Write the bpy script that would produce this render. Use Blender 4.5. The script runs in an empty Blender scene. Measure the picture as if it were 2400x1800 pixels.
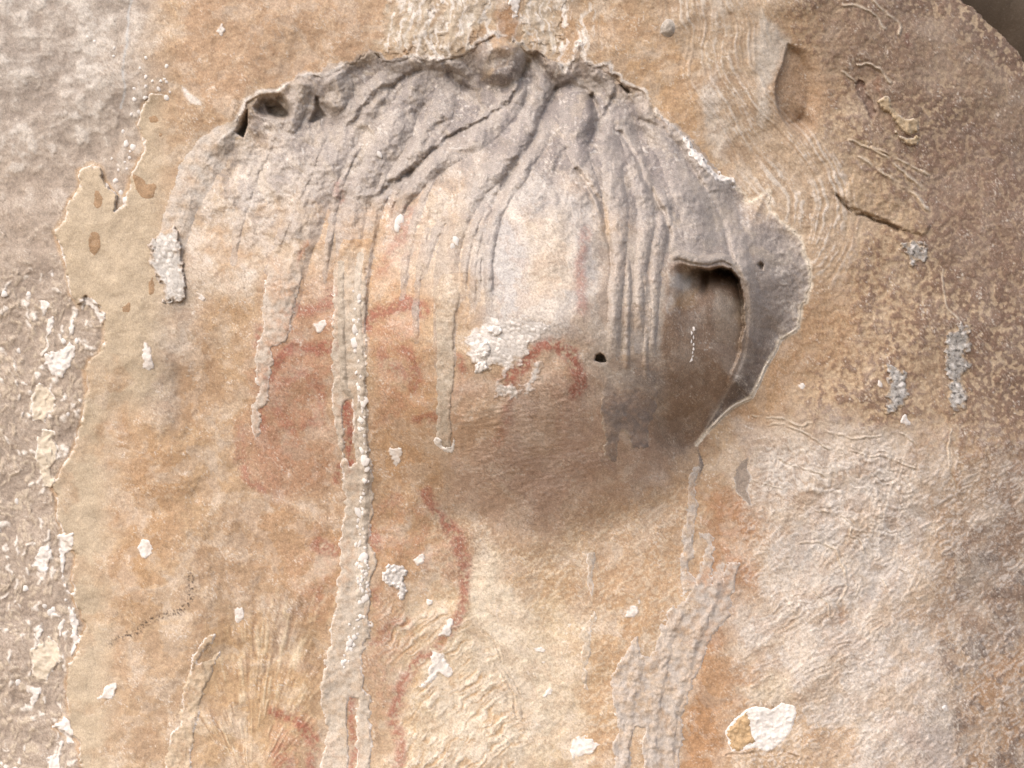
import bpy, math, random
import numpy as np

# ------------------------------------------------------------------ camera, world, sun, exposure
scene = bpy.context.scene
S = 0.000625            # metres of wall per photo pixel at the wall's mean plane
DIST = 1.62             # camera to that plane
ZC = 1.62               # height of the camera above the ground
cam_d = bpy.data.cameras.new("camera")
cam = bpy.data.objects.new("camera", cam_d)
scene.collection.objects.link(cam)
cam.location = (0.0, -DIST, ZC)
cam.rotation_euler = (math.radians(90), 0, 0)
cam_d.sensor_width = 36.0
cam_d.lens = 36.0 * DIST / (2400 * S)
cam_d.clip_start = 0.01
cam_d.clip_end = 500
cam_d.dof.use_dof = True
cam_d.dof.focus_distance = DIST - 0.07
cam_d.dof.aperture_fstop = 5.0
scene.camera = cam

SUN_EL, SUN_AZ = 44.0, -36.0      # degrees; azimuth left of the wall's normal
world = bpy.data.worlds.new("World")
scene.world = world
world.use_nodes = True
wn = world.node_tree.nodes
sky = wn.new("ShaderNodeTexSky")
sky.sky_type = 'NISHITA'
sky.sun_disc = False
sky.sun_elevation = math.radians(SUN_EL)
sky.sun_rotation = math.radians(180 - SUN_AZ)
sky.air_density = 1.0
sky.dust_density = 4.0
world.node_tree.links.new(sky.outputs[0], wn["Background"].inputs[0])
wn["Background"].inputs[1].default_value = 0.14

sun_d = bpy.data.lights.new("sun", 'SUN')
sun_d.energy = 1.5
sun_d.angle = math.radians(72)
sun_d.color = (1.0, 0.975, 0.945)
sun = bpy.data.objects.new("sun", sun_d)
scene.collection.objects.link(sun)
e, a = math.radians(SUN_EL), math.radians(SUN_AZ)
from mathutils import Vector, Matrix
to_sun = Vector((math.sin(a) * math.cos(e), -math.cos(a) * math.cos(e), math.sin(e)))
sun.rotation_euler = to_sun.to_track_quat('Z', 'Y').to_euler()
sun.location = to_sun * 6

scene.view_settings.view_transform = 'Standard'
scene.view_settings.look = 'None'
scene.view_settings.gamma = 1
scene.view_settings.exposure = 0.73
scene.render.resolution_x, scene.render.resolution_y = 1024, 768

GAIN = 0.74             # photo tone -> base colour
DESAT = 0.27

# ------------------------------------------------------------------ numpy helpers
f32 = np.float32
rng = np.random.RandomState(7)
_ang = rng.rand(256, 256).astype(f32) * 2 * np.pi
_gx, _gy = np.cos(_ang), np.sin(_ang)
_r1, _r2, _r3 = (rng.rand(256, 256).astype(f32) for _ in range(3))

def perlin(x, y, seed=0):
    x = x + seed * 17.31; y = y + seed * 9.77
    xf, yf = np.floor(x), np.floor(y)
    ix, iy = xf.astype(np.int32), yf.astype(np.int32)
    fx, fy = (x - xf).astype(f32), (y - yf).astype(f32)
    u = fx * fx * fx * (fx * (fx * 6 - 15) + 10); v = fy * fy * fy * (fy * (fy * 6 - 15) + 10)
    ix0, iy0, ix1, iy1 = ix & 255, iy & 255, (ix + 1) & 255, (iy + 1) & 255
    def g(i, j, dx, dy): return _gx[i, j] * dx + _gy[i, j] * dy
    n00, n10 = g(ix0, iy0, fx, fy), g(ix1, iy0, fx - 1, fy)
    n01, n11 = g(ix0, iy1, fx, fy - 1), g(ix1, iy1, fx - 1, fy - 1)
    a_ = n00 + u * (n10 - n00); b_ = n01 + u * (n11 - n01)
    return (a_ + v * (b_ - a_)) * 1.5

def fbm(x, y, wl, oct=4, seed=0, gain=0.5):
    out = 0; amp = 1.0
    for k in range(oct):
        out = out + amp * perlin(x / wl, y / wl, seed + k * 3)
        amp *= gain; wl *= 0.5
    return out

def worley(x, y, wl, seed=0):
    x = x / wl + seed * 5.3; y = y / wl + seed * 3.1
    ix, iy = np.floor(x).astype(np.int32), np.floor(y).astype(np.int32)
    F1 = np.full(x.shape, 9, f32); F2 = F1.copy(); ID = np.zeros(x.shape, f32)
    for dx in (-1, 0, 1):
        for dy in (-1, 0, 1):
            cx, cy = ix + dx, iy + dy
            m, n = cx & 255, cy & 255
            d = np.hypot(cx + _r1[m, n] - x, cy + _r2[m, n] - y).astype(f32)
            near = d < F1
            F2 = np.where(near, F1, np.minimum(F2, d))
            ID = np.where(near, _r3[m, n], ID)
            F1 = np.where(near, d, F1)
    return F1, F2, ID

def sm(x, a_, b_):
    t = np.clip((x - a_) / (b_ - a_), 0, 1)
    return (t * t * (3 - 2 * t)).astype(f32)

def seg_d(x, y, p, q):
    vx, vy = q[0] - p[0], q[1] - p[1]
    l2 = vx * vx + vy * vy + 1e-9
    t = np.clip(((x - p[0]) * vx + (y - p[1]) * vy) / l2, 0, 1)
    return np.hypot(x - p[0] - t * vx, y - p[1] - t * vy), t

def sdf_poly(x, y, pts):                    # positive inside
    d = np.full(x.shape, 1e9, f32); ins = np.zeros(x.shape, bool)
    n = len(pts)
    for i in range(n):
        p, q = pts[i], pts[(i + 1) % n]
        d = np.minimum(d, seg_d(x, y, p, q)[0])
        if p[1] != q[1]:
            c = ((p[1] > y) != (q[1] > y)) & (x < (q[0] - p[0]) * (y - p[1]) / (q[1] - p[1]) + p[0])
            ins ^= c
    return np.where(ins, d, -d).astype(f32)

def sdf_line(x, y, pts, width=None):        # half-width minus distance, plus position along
    best = np.full(x.shape, 1e9, f32); along = np.zeros(x.shape, f32); hw = np.zeros(x.shape, f32)
    n = len(pts) - 1
    for i in range(n):
        d, t = seg_d(x, y, pts[i], pts[i + 1])
        w0, w1 = (pts[i][2], pts[i + 1][2]) if len(pts[i]) > 2 else (width, width)
        w = w0 + (w1 - w0) * t
        near = d < best
        best = np.where(near, d, best); along = np.where(near, (i + t) / n, along); hw = np.where(near, w, hw)
    return (hw - best).astype(f32), best, hw, along

def curve(pts, k=6):                        # Catmull-Rom through the traced points
    P = [np.array(p, float) for p in pts]
    P = [2 * P[0] - P[1]] + P + [2 * P[-1] - P[-2]]
    out = []
    for i in range(1, len(P) - 2):
        for j in range(k):
            t = j / k
            out.append(tuple(0.5 * ((2 * P[i]) + (P[i + 1] - P[i - 1]) * t + (2 * P[i - 1] - 5 * P[i] + 4 * P[i + 1] - P[i + 2]) * t * t
                     + (3 * P[i] - P[i - 1] - 3 * P[i + 1] + P[i + 2]) * t ** 3)))
    out.append(tuple(P[-2]))
    return out

def C(h):
    v = np.array([int(h[i:i + 2], 16) / 255 for i in (0, 2, 4)])
    v = v + (v.mean() - v) * DESAT
    v = np.where(v <= 0.04045, v / 12.92, ((v + 0.055) / 1.055) ** 2.4)
    return (v * GAIN * np.array([1.0, 0.974, 0.98])).astype(f32)

# ------------------------------------------------------------------ the grid of traced positions (photo pixels; off-frame part coarser)
STEP = 2.2
def axis(lo, hi, far_lo, far_hi):
    fine = list(np.arange(lo, hi, STEP))
    a_, s = [], STEP
    v = lo
    while v > far_lo:
        s *= 1.08; v -= s; a_.append(v)
    b_, s = [], STEP
    v = fine[-1]
    while v < far_hi:
        s *= 1.08; v += s; b_.append(v)
    return np.array(a_[::-1] + fine + b_, f32)
xs = axis(-36, 2436, -2600, 4600)
ys = axis(-30, 1830, -1900, 3300)
X, Y = np.meshgrid(xs, ys)
NY, NX = X.shape

def win(pts, pad=30):
    px = [p[0] for p in pts]; py = [p[1] for p in pts]
    j0, j1 = np.searchsorted(xs, [min(px) - pad, max(px) + pad])
    i0, i1 = np.searchsorted(ys, [min(py) - pad, max(py) + pad])
    return slice(max(i0 - 1, 0), min(i1 + 1, NY)), slice(max(j0 - 1, 0), min(j1 + 1, NX))

def softplus(v, k): return k * np.logaddexp(0, v / k)

# shared noise fields
N400 = fbm(X, Y, 420, 3, 1); N120 = fbm(X, Y, 130, 3, 2); N40 = fbm(X, Y, 42, 3, 3); N14 = fbm(X, Y, 15, 2, 4); N7 = perlin(X / 7, Y / 7, 5)
OFF = sm(np.maximum(np.maximum(-X, X - 2400), np.maximum(-Y, Y - 1800)), 330, 30)      # fine relief fades off-frame, where the grid is coarse
N14 *= OFF; N7 *= OFF; N40 *= 0.3 + 0.7 * OFF
WX = X + 26 * fbm(X, Y, 110, 4, 11) + 5 * fbm(X, Y, 18, 2, 12); WY = Y + 26 * fbm(X, Y, 110, 4, 13) + 5 * fbm(X, Y, 18, 2, 14)
JAG = 5.0 * fbm(X, Y, 34, 4, 21, 0.6)
JAG2 = 3.2 * fbm(X, Y, 17, 3, 22, 0.7)

# ------------------------------------------------------------------ traced outlines
RIM = [(545,300),(575,235),(608,213),(651,210),(680,192),(702,177),(741,172),(763,177),(800,150),(825,141),(865,112),(887,123),(908,137),(952,134),(970,127),
       (995,137),(1031,134),(1068,127),(1100,118),(1122,92),(1154,76),(1190,87),(1216,101),(1234,112),(1263,108),(1285,137),(1313,148),(1324,166),(1342,141),
       (1350,97),(1364,97),(1371,137),(1393,155),(1429,145),(1436,166),(1469,195),(1509,210),(1516,224),(1538,260),(1563,282),(1600,314),(1622,344),(1643,369),
       (1665,394),(1687,420),(1716,428)]
FIN_OUT = [(1745,456),(1748,470),(1774,463),(1803,448),(1799,470),(1806,495),(1831,514),(1860,539),(1882,571),(1889,600),(1904,636),(1900,672),(1889,705),
           (1878,727),(1871,766),(1860,781),(1831,795),(1817,824),(1795,860),(1784,886),(1766,922),(1759,933),(1723,951),(1701,969),(1680,991),(1654,1016),(1633,1041)]
BOSS = RIM + FIN_OUT + [(1650,1090),(1600,1220),(1500,1300),(1300,1360),(1050,1350),(850,1270),(650,1190),(520,1080),(440,920),(400,740),(410,560),(450,420),(500,340)]
CREASE = curve([(1560,300),(1605,372),(1655,445),(1695,520),(1712,600),(1737,655),(1749,710),(1748,770),(1738,840),(1700,920),(1655,1000),(1634,1038)])
ALCOVE = [(1572,622),(1592,612),(1620,622),(1660,628),(1690,621),(1715,628),(1735,652),(1746,700),(1746,770),(1735,840),(1700,915),(1655,995),(1633,1030),
          (1600,1040),(1570,1010),(1556,900),(1552,780),(1556,690)]
EDGE = [(2100,-400),(2160,-60),(2190,0),(2222,22),(2262,47),(2294,76),(2331,112),(2360,145),(2385,184),(2404,225),(2450,330),(2540,480),(2700,700)]

d_boss = sdf_poly(X, Y, BOSS) + (JAG * 1.1 + JAG2) * sm(Y, 1000, 500) * (0.3 + 0.7 * sm(X, 640, 820))
d_rim = sdf_line(X, Y, RIM, 0)[1]
d_edge = 34 + 0.8 * JAG + 5 * N120 - sdf_poly(X, Y, EDGE + [(6000, 1500), (6000, -3000), (2000, -3000)])      # positive on the rock, negative past its edge

# ------------------------------------------------------------------ relief of the wall
base = 0.11 * softplus(Y - 1350, 120) - 0.22 * softplus(330 - X, 70) + 0.05 * (900 - Y) * sm(Y, 500, 0)
ur = (X - 1800) + 0.25 * (500 - Y)
base = base - 0.36 * softplus(ur - 160, 120)
ED = np.clip(240 - d_edge, 0, 240) / 240
base = base - 70 * ED ** 2 * sm(Y, 900, 300)
base = base - 0.3 * softplus(X - 2160, 60) * sm(Y, 1000, 1500)
base = base - 0.12 * softplus(420 - Y, 120) * sm(X, 700, 300)
base = np.maximum(base, -900)
base = base + 16 * N400 + 5 * N120 + 1.3 * N40
rough_r = sm(X, 1750, 1950) * sm(Y, 1250, 900)
base = base + (0.55 + 1.0 * rough_r) * N14 + (0.3 + 0.3 * rough_r) * N7
# scaly diagonal relief, lower right
U = (X * 0.74 - Y * 0.67); V = (X * 0.67 + Y * 0.74)
scal = OFF * fbm(U / 2.0 + 4 * N40, V + 5 * N40, 15, 4, 31, 0.65)
w_sc = sm(X, 1640, 1780) * sm(Y, 960, 1150) + 0.5 * sm(sdf_poly(WX, WY, [(1000,1150),(1650,1150),(1620,1500),(1440,1800),(900,1800),(1000,1500)]), -60, 60)
base = base + (2.2 + 0.5 * sm(X, 1640, 1780)) * w_sc * (np.abs(scal) + 0.5 * fbm(U / 1.6, V, 40, 2, 32))
wr = sm(sdf_poly(WX, WY, [(1080,930),(1330,920),(1420,1080),(1330,1200),(1150,1190),(1080,1080)]), -40, 50)
base = base + 2.6 * wr * np.abs(fbm(X / 3.2 - Y * 0.06, Y + 0.12 * X, 13, 3, 33))
# nodular ground on the far left
F1, F2, IDW = worley(WX * 1.25, WY * 0.8, 17, 2)
LEFT_OUT = [(354,221),(336,246),(325,289),(336,325),(340,354),(307,398),(296,456),(289,481),(271,495),(271,459),(253,434),(235,391),(215,380),(181,398),(188,441),(163,470),
            (148,514),(127,542),(137,579),(145,600),(156,636),(166,690),(181,719),(203,698),(231,719),(246,745),(242,803),(231,831),(206,846),(195,868),(203,907),(197,944),
            (195,980),(181,1016),(174,1052),(145,1099),(137,1121),(119,1128),(119,1143),(130,1164),(134,1200),(145,1254),(177,1301),(170,1359),(174,1410),(199,1468),(192,1489),
            (177,1536),(159,1547),(156,1598),(159,1667),(127,1703),(152,1724),(181,1739),(192,1800),(195,1900)]
d_sheet = sdf_poly(X, Y, LEFT_OUT + [(620,1900),(620,1500),(560,1100),(470,900),(430,700),(430,520),(440,400),(440,300),(420,225)]) + JAG * 0.7
w_left = sm(d_sheet, 0, -10) * sm(X + 60 * N120, 450, 250)
nod = sm(F1, 0.62, 0.1) * OFF
base = base + w_left * (3.4 * nod * (0.3 + 0.7 * IDW) * sm(Y, 520, 700) + 2.0 * sm(N40, -0.2, 0.6))
# hollow in the upper right, flake scar, crack
HOL = curve([(1845,100),(1839,123),(1831,155),(1817,192),(1817,235),(1831,278),(1858,309),(1889,313),(1918,300),(1945,260),(1955,200),(1930,140),(1890,110)], 4)
dh = sdf_poly(X, Y, HOL)
base = base - 34 * sm(dh, 0, 6 + 90 * sm(X, 1840, 1930)) * (0.55 + 0.45 * sm(Y, 110, 290)) * sm(X, 1965, 1900) - 26 * np.exp(-((X - 1884) / 20) ** 2 - ((Y - 292) / 22) ** 2)
SCAR = [(1988,205),(2001,190),(2016,195),(2027,213),(2048,228),(2053,250),(2045,270),(2025,250),(2001,220)]
base = base - 7 * sm(sdf_poly(WX, WY, SCAR), -2, 5)
CRACK = curve([(1958,455),(1991,492),(2027,506),(2067,521),(2110,540)], 5)
cd = sdf_line(X + 1.3 * JAG, Y + 1.3 * JAG, CRACK, 0)[1]
base = base - 18 * np.exp(-(cd / 3.2) ** 2) * sm(N40, -0.7, 0.1)
# long bedding lines, as steps and grooves (traced)
BED = [([(1763,972),(1817,980),(1868,994),(1907,991),(1947,1016),(2016,1020),(2070,1027),(2103,1014),(2135,1030),(2157,1045)], 5, 3.5),
       ([(1774,1001),(1817,994),(1868,1005),(1911,1027),(1940,1048),(2009,1052),(2034,1067),(2067,1070),(2120,1085),(2150,1092)], 6, 3.5),
       ([(1774,1059),(1817,1070),(1860,1092),(1907,1106),(1944,1124),(1998,1143)], 4, 3),
       ([(1760,1120),(1830,1140),(1870,1160),(1900,1190),(1950,1215)], 4, 3),
       ([(2211,629),(2211,680),(2222,719),(2244,745)], 4, 4), ([(2226,1009),(2219,1052),(2222,1106),(2237,1143)], 4, 4),
       ([(1910,1200),(1960,1205),(1988,1225),(1988,1255),(2010,1262),(2025,1290),(2022,1320)], 5, 4),
       ([(1870,1280),(1920,1275),(1960,1290),(1978,1330),(1975,1380),(1945,1450),(1935,1420),(1900,1370)], 5, 4),
       ([(2000,1400),(2025,1350),(2060,1345),(2080,1370)], 4, 4), ([(2020,1310),(2070,1305),(2095,1325),(2120,1350)], -6, 3),
       ([(1900,1660),(1930,1690),(1965,1698),(2000,1690)], 7, 4), ([(1700,1768),(1780,1765),(1830,1755),(1865,1775)], -7, 5),
       ([(1105,1400),(1130,1470),(1160,1510),(1175,1570),(1200,1620),(1215,1680)], -5, 4), ([(1180,1570),(1215,1610),(1225,1680)], -4, 3),
       ([(1180,1730),(1220,1770),(1250,1820)], -4, 4), ([(1230,1720),(1265,1760),(1275,1800)], -4, 3),
       ([(1940,155),(1975,170),(2000,195)], 5, 4), ([(2009,152),(2040,150),(2070,168),(2092,192)], 8, 5), ([(2048,0),(2080,40),(2108,62),(2102,85)], 6, 5),
       ([(1970,10),(2010,12),(2050,40),(2070,70)], 4, 4), ([(1985,325),(2060,360),(2110,392),(2165,445)], 6, 5), ([(1995,362),(2060,402),(2130,442),(2182,492)], 7, 6), ([(2040,345),(2110,372),(2172,412)], 5, 5)]
bed_col = np.zeros_like(X)
for pts, h, w in BED:
    P = curve(pts, 5); sl = win(P, 40)
    d = sdf_line(WX[sl] * 0.35 + X[sl] * 0.65, WY[sl] * 0.35 + Y[sl] * 0.65, P, 0)[1]
    brk = sm(N40[sl] + 0.7 * N120[sl], -0.5, 0.2)
    base[sl] += 0.7 * h * np.exp(-(d / (0.6 * w)) ** 2) * brk - 0.4 * h * np.exp(-((d - w) / (0.7 * w)) ** 2) * brk
    if h > 0: bed_col[sl] = np.maximum(bed_col[sl], 0.8 * brk * np.exp(-(d / (w * 0.7)) ** 2))
G2 = curve(BED[1][0], 5); gs2 = win(G2, 330)
g2 = sdf_line(X[gs2] + 16 * N120[gs2] + 3 * N40[gs2], Y[gs2] + 16 * N40[gs2], G2, 0)
w2 = sm(sdf_poly(WX[gs2], WY[gs2], [(1750,1010),(1960,1020),(2150,1050),(2170,1150),(2120,1260),(2060,1340),(1960,1260),(1860,1210),(1770,1150)]), -20, 50)
BAND = np.zeros_like(X); BAND[gs2] = w2 * (perlin(g2[1] / 8, g2[3] * 9, 42) + 0.8 * perlin(g2[3] * 75, g2[1] / 60, 43))
G3 = curve([(1700,1560),(1800,1500),(1920,1440),(2010,1380),(2080,1300),(2150,1200)], 5); gs3 = win(G3, 260)
g3 = sdf_line(X[gs3] + 22 * N120[gs3] + 3 * N40[gs3], Y[gs3] + 16 * N120[gs3], G3, 0)
w3 = sm(sdf_poly(WX[gs3], WY[gs3], [(1720,1420),(1850,1260),(2000,1240),(2180,1180),(2200,1300),(2120,1480),(2000,1640),(1880,1600),(1760,1600)]), -20, 60)
BAND[gs3] = np.maximum(BAND[gs3], 0) + np.minimum(BAND[gs3], 0) + 0.8 * w3 * (perlin(g3[1] / 7, g3[3] * 7, 55) + 0.5 * perlin(g3[1] / 3.5, g3[3] * 11, 56)) * sm(N120[gs3] + 0.4 * N40[gs3], -0.4, 0.4)
base = base + 2.4 * BAND
# streaked flow grain beside the hollow: lines parallel to traced guides
GR = curve([(1660,-60),(1690,60),(1690,160),(1740,240),(1790,320),(1850,380),(1900,470),(1890,560)], 6)
gsl = win(GR, 190)
gd = sdf_line(X[gsl] + 14 * N120[gsl] + 2 * N40[gsl], Y[gsl] + 10 * N120[gsl], GR, 0)[1]
gw = sm(gd, 170, 60)
gl = perlin(gd / 7 + 3 * N400[gsl], np.zeros_like(gd) + gd * 0.003 + Y[gsl] / 260, 41)
GRAIN = np.zeros_like(X); GRAINW = np.zeros_like(X)
GRAIN[gsl] = gl; GRAINW[gsl] = gw
base = base + 1.6 * GRAIN * GRAINW * sm(-d_boss, 0, 30) * sm(dh, 4, -8)
# radiating fibres, lower left and lower middle
th = np.arctan2(X - 585, 1800 - Y + 60); rr = np.hypot(X - 585, 1860 - Y)
FAN = perlin(th * 22 + 0.5 * N40, rr / 120, 45) + 0.6 * perlin(th * 50, rr / 70, 46)
FANW = sm(sdf_poly(WX, WY, [(500,1480),(560,1450),(700,1380),(800,1400),(770,1560),(740,1760),(520,1800),(470,1700)]), -30, 40)
rc = np.hypot(X - 1500, Y - 2080) + 10 * N40
tc = np.arctan2(Y - 2080, X - 1500)
ARC = perlin(rc / 9, tc * 9, 47) + 0.6 * perlin(rc / 5, tc * 16, 48)
ARCW = sm(sdf_poly(WX, WY, [(880,1460),(960,1400),(1100,1460),(1180,1600),(1250,1760),(1230,1830),(900,1830),(960,1640)]), -40, 50)
FANW = FANW * sm(N40 + N120, -0.9, 0.3); ARCW = ARCW * sm(N40 + N120, -0.9, 0.3)
base = base + 1.8 * FAN * FANW + 2.2 * ARC * ARCW

# ------------------------------------------------------------------ relief of the boss
nx = np.where(X < 1330, (X - 1330) / 540, (X - 1330) / 590); ny = np.where(Y < 800, (Y - 800) / 690, (Y - 800) / 470)
nose = np.clip(1 - (nx * nx + ny * ny), 0, 1) ** (1.6 - 0.65 * sm(X, 1480, 1700) * sm(Y, 1060, 900))
sx, sy = (X - 930) / 500, (Y - 700) / 560
shoulder = np.clip(1 - (sx * sx + sy * sy), 0, 1) ** 1.3
shape = (305 * nose + 95 * shoulder * (1 - 0.6 * nose))
d_low = sdf_line(X, Y, curve([(1672,1090),(1600,1225),(1500,1300),(1300,1360),(1050,1350),(850,1270),(650,1190),(520,1080),(440,920)], 4), 0)[1]
d_fin = sdf_line(X, Y, FIN_OUT, 0)[1]
shape = shape * sm(d_low, 0, 170) * (0.05 + 0.95 * (1 - np.exp(-(d_fin / 95) ** 1.5)))
rim_w = sm(d_rim, 240, 0) * sm(Y, 520, 330)
seam = np.maximum(sm(d_boss, 0, 90), sm(d_rim, 90, 20))
hB = base + seam * (-1.5 * N40 + (11 * fbm(X, Y, 90, 2, 51) + 3.2 * fbm(WX, WY, 40, 2, 52) + 1.5 * N14 + 2.4 * np.maximum(perlin(X / 11, Y / 11, 54) - 0.25, 0)) * sm(Y, 760, 400)) + shape * (1 - 0.7 * rim_w ** 1.5) - 20 * (d_rim / 75) ** 2 * np.exp(2 - d_rim / 37.5) * sm(Y, 480, 330) * (0.15 + 0.85 * sm(X, 640, 860)) - 2.5 * sm(d_rim, 14, 3) * sm(X, 640, 860) + 0.8
# right-hand drape drops behind the crease line
dc = sdf_line(X, Y, CREASE, 0)[1]
side = sdf_poly(X, Y, CREASE + [(1640,1300),(2200,1300),(2200,200),(1600,200)])         # positive right of the crease
hB = hB - 7 * np.exp(-(dc / 7) ** 2) * sm(Y, 300, 420) + 4 * sm(side, 0, 9) * sm(side, 60, 9) * sm(Y, 520, 650)
hB = hB + sm(side, 4, 30) * sm(Y, 430, 560) * sm(d_boss, 0, 8) * (1.1 * N14 + 2.5 * np.maximum(fbm(WX, WY, 24, 2, 53), 0) * sm(X, 1780, 1850)) - 10 * sm(side, 20, 110) * sm(Y, 640, 800) * sm(d_boss, 0, 40)
# the alcove under the hood
da = sdf_poly(X, Y, ALCOVE) + 0.5 * JAG
lipy = np.interp(xs, [1550,1572,1592,1620,1660,1690,1715,1735,1746], [690,622,612,622,628,621,628,652,700])[None, :]
carve = sm(da, 0, 9 + 50 * sm(X, 1640, 1575)) * (95 * np.exp(-(np.clip(Y - lipy, 0, 999) / 58) ** 1.2) + 26 * sm(Y, 980, 760)) * sm(X + 0.12 * (700 - Y), 1548, 1640)
carve = carve + sm(da, 0, 9) * (80 * np.exp(-((X - 1698) / 38) ** 2 - ((Y - 634) / 24) ** 2) + 50 * np.exp(-((X - 1650) / 9) ** 2 - ((Y - 655) / 24) ** 2))
hB = hB - carve
wj = sm(Y, 1010, 1045) * (1 - sm(d_boss, 0, 45))
hB = hB * (1 - wj) + (base + 0.8) * wj
# holes near the rim and on the nose
def pit(poly, depth, soft=6):
    global hB
    sl = win(poly, 20)
    hB[sl] -= depth * sm(sdf_poly(X[sl], Y[sl], poly), -1, soft)
pit([(580,255),(560,278),(541,303),(571,324),(581,292)], 90, 5)
pit(curve([(590,250),(615,222),(650,212),(678,235),(690,268),(672,285),(630,280),(600,270)], 3), 34, 16)
pit(curve([(618,240),(640,232),(665,250),(680,272),(655,278),(628,268)], 3), 36, 8)
pit([(738,222),(748,226),(752,250),(770,275),(735,290),(722,288),(735,255)], 26, 9)
pit([(1393,845),(1396,832),(1407,827),(1416,832),(1423,849),(1408,850)], 60, 4)
pit([(1774,620),(1782,612),(1791,620),(1788,634),(1779,632)], 22, 4)
pit([(1375,222),(1392,215),(1405,245),(1398,262),(1385,240)], 18, 8)
pit([(1450,197),(1470,200),(1482,220),(1470,222)], 26, 6)
pit([(876,122),(890,118),(900,132),(888,138)], 24, 6)
# knob below the rim
kd = np.hypot((X - 1172) / 60, (Y - 145) / 62)
hB = hB + 34 * sm(kd, 1.05, 0.5) * sm(Y, 70, 110)
kd = np.hypot((X - 1345) / 62, (Y - 268) / 78)
hB = hB + 30 * sm(kd, 1.05, 0.45)
# creases between the ribs
CREASES = [([(1238,145),(1216,206),(1183,246),(1144,278),(1089,307),(1046,333),(1003,365),(963,401),(919,434),(887,463),(869,506),(858,564)], 20, 6),
           ([(963,401),(945,440),(925,490),(908,545)], 12, 6), ([(985,165),(920,200),(880,225),(850,260),(820,300),(800,350)], 15, 7),
           ([(1046,155),(1060,185),(1105,215),(1160,245)], 13, 7), ([(1245,120),(1275,165),(1305,210),(1275,265),(1250,330),(1205,385),(1175,450),(1150,520),(1145,590)], 16, 9),
           ([(1305,210),(1340,200),(1375,215),(1395,250),(1403,290),(1385,340),(1360,360)], 18, 7), ([(1405,290),(1430,250),(1445,200)], 12, 6),
           ([(1350,395),(1385,440),(1410,480),(1420,540),(1430,600),(1428,720)], 13, 6), ([(1455,310),(1490,370),(1520,440),(1555,500),(1570,560),(1565,610)], 14, 6),
           ([(1040,280),(1010,310),(985,370)], 10, 8), ([(1330,350),(1300,400),(1340,420)], 9, 8), ([(1500,280),(1540,300),(1590,345)], 9, 6),
           ([(760,250),(790,300),(770,360)], 9, 8)]
for pts, dp, w in CREASES:
    P = curve(pts, 5); sl = win(P, 40)
    _, d, _, al = sdf_line(X[sl] + 0.9 * JAG[sl], Y[sl] + 0.9 * JAG[sl], P, 0)
    hB[sl] -= 0.8 * dp * np.exp(-(d / w) ** 2) * sm(al, 1.0, 0.7)

# wall drops away under the boss
lip = 3 * np.exp(np.minimum(d_boss, 0) / 40) * sm(d_rim, 120, 10) * sm(X, 640, 800)
hW = base + lip - 60 * sm(d_boss, 5, 30)
T = np.where(d_boss > 0, np.maximum(hB, hW), hW).astype(f32)

# ------------------------------------------------------------------ colour of the bare stone (stains, pigment, mineral; some shade painted in on the boss)
COL = np.zeros(X.shape + (3,), f32)
COL[:] = C('c4a27a')
def paint(poly, col, alpha=1.0, feather=20, warp=1.0, extra=None):
    sl = win(poly, 40 + feather + 40 * warp)
    d = sdf_poly(X[sl] + (WX[sl] - X[sl]) * warp, Y[sl] + (WY[sl] - Y[sl]) * warp, poly)
    m = sm(d, -feather, feather) * alpha
    if extra is not None: m = m * extra[sl]
    COL[sl] += (C(col) - COL[sl]) * m[..., None]
def stroke(pts, w, col, alpha=1.0, feather=8, warp=0.5, extra=None):
    P = curve(pts, 4); sl = win(P, 40 + w + feather)
    d = sdf_line(X[sl] + (WX[sl] - X[sl]) * warp, Y[sl] + (WY[sl] - Y[sl]) * warp, P, w)[0]
    m = sm(d, -feather, feather) * alpha
    if extra is not None: m = m * extra[sl]
    COL[sl] += (C(col) - COL[sl]) * m[..., None]
def mixf(m, col): COL[:] += (C(col) - COL) * np.clip(m, 0, 1)[..., None]
mixf(0.55 * sm(fbm(WX, WY, 170, 4, 61), -0.1, 0.6), 'd0ad80')
mixf(0.5 * sm(fbm(WX, WY, 120, 4, 62), 0.1, 0.6), 'b98d5f')
# right half: brown, granular
mixf(sm(X, 1780, 2000) * sm(Y, 1500, 1100) * 0.85, 'ae8d68')
mixf(sm(X + 0.3 * (500 - Y), 1980, 2260) * sm(Y, 1300, 900) * 0.9, '80634f')
mixf(rough_r * 0.85 * sm(N14 + 0.5 * N40 + 0.4 * N120, 0.1, 0.4), '84644f')
mixf(rough_r * 0.75 * sm(-N14 - 0.4 * N40 + 0.3 * N7, 0.1, 0.4), 'd3b48a')
paint([(2150,330),(2420,250),(2420,720),(2250,640),(2140,450)], '8d6f5a', 0.5, 60)
paint([(2140,160),(2230,230),(2330,300),(2400,360),(2420,230),(2300,110),(2180,20),(2120,60)], 'a08467', 0.6, 40)
paint([(1730,560),(1980,560),(2000,800),(1850,960),(1720,1000)], 'b58a5c', 0.6, 50)
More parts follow.
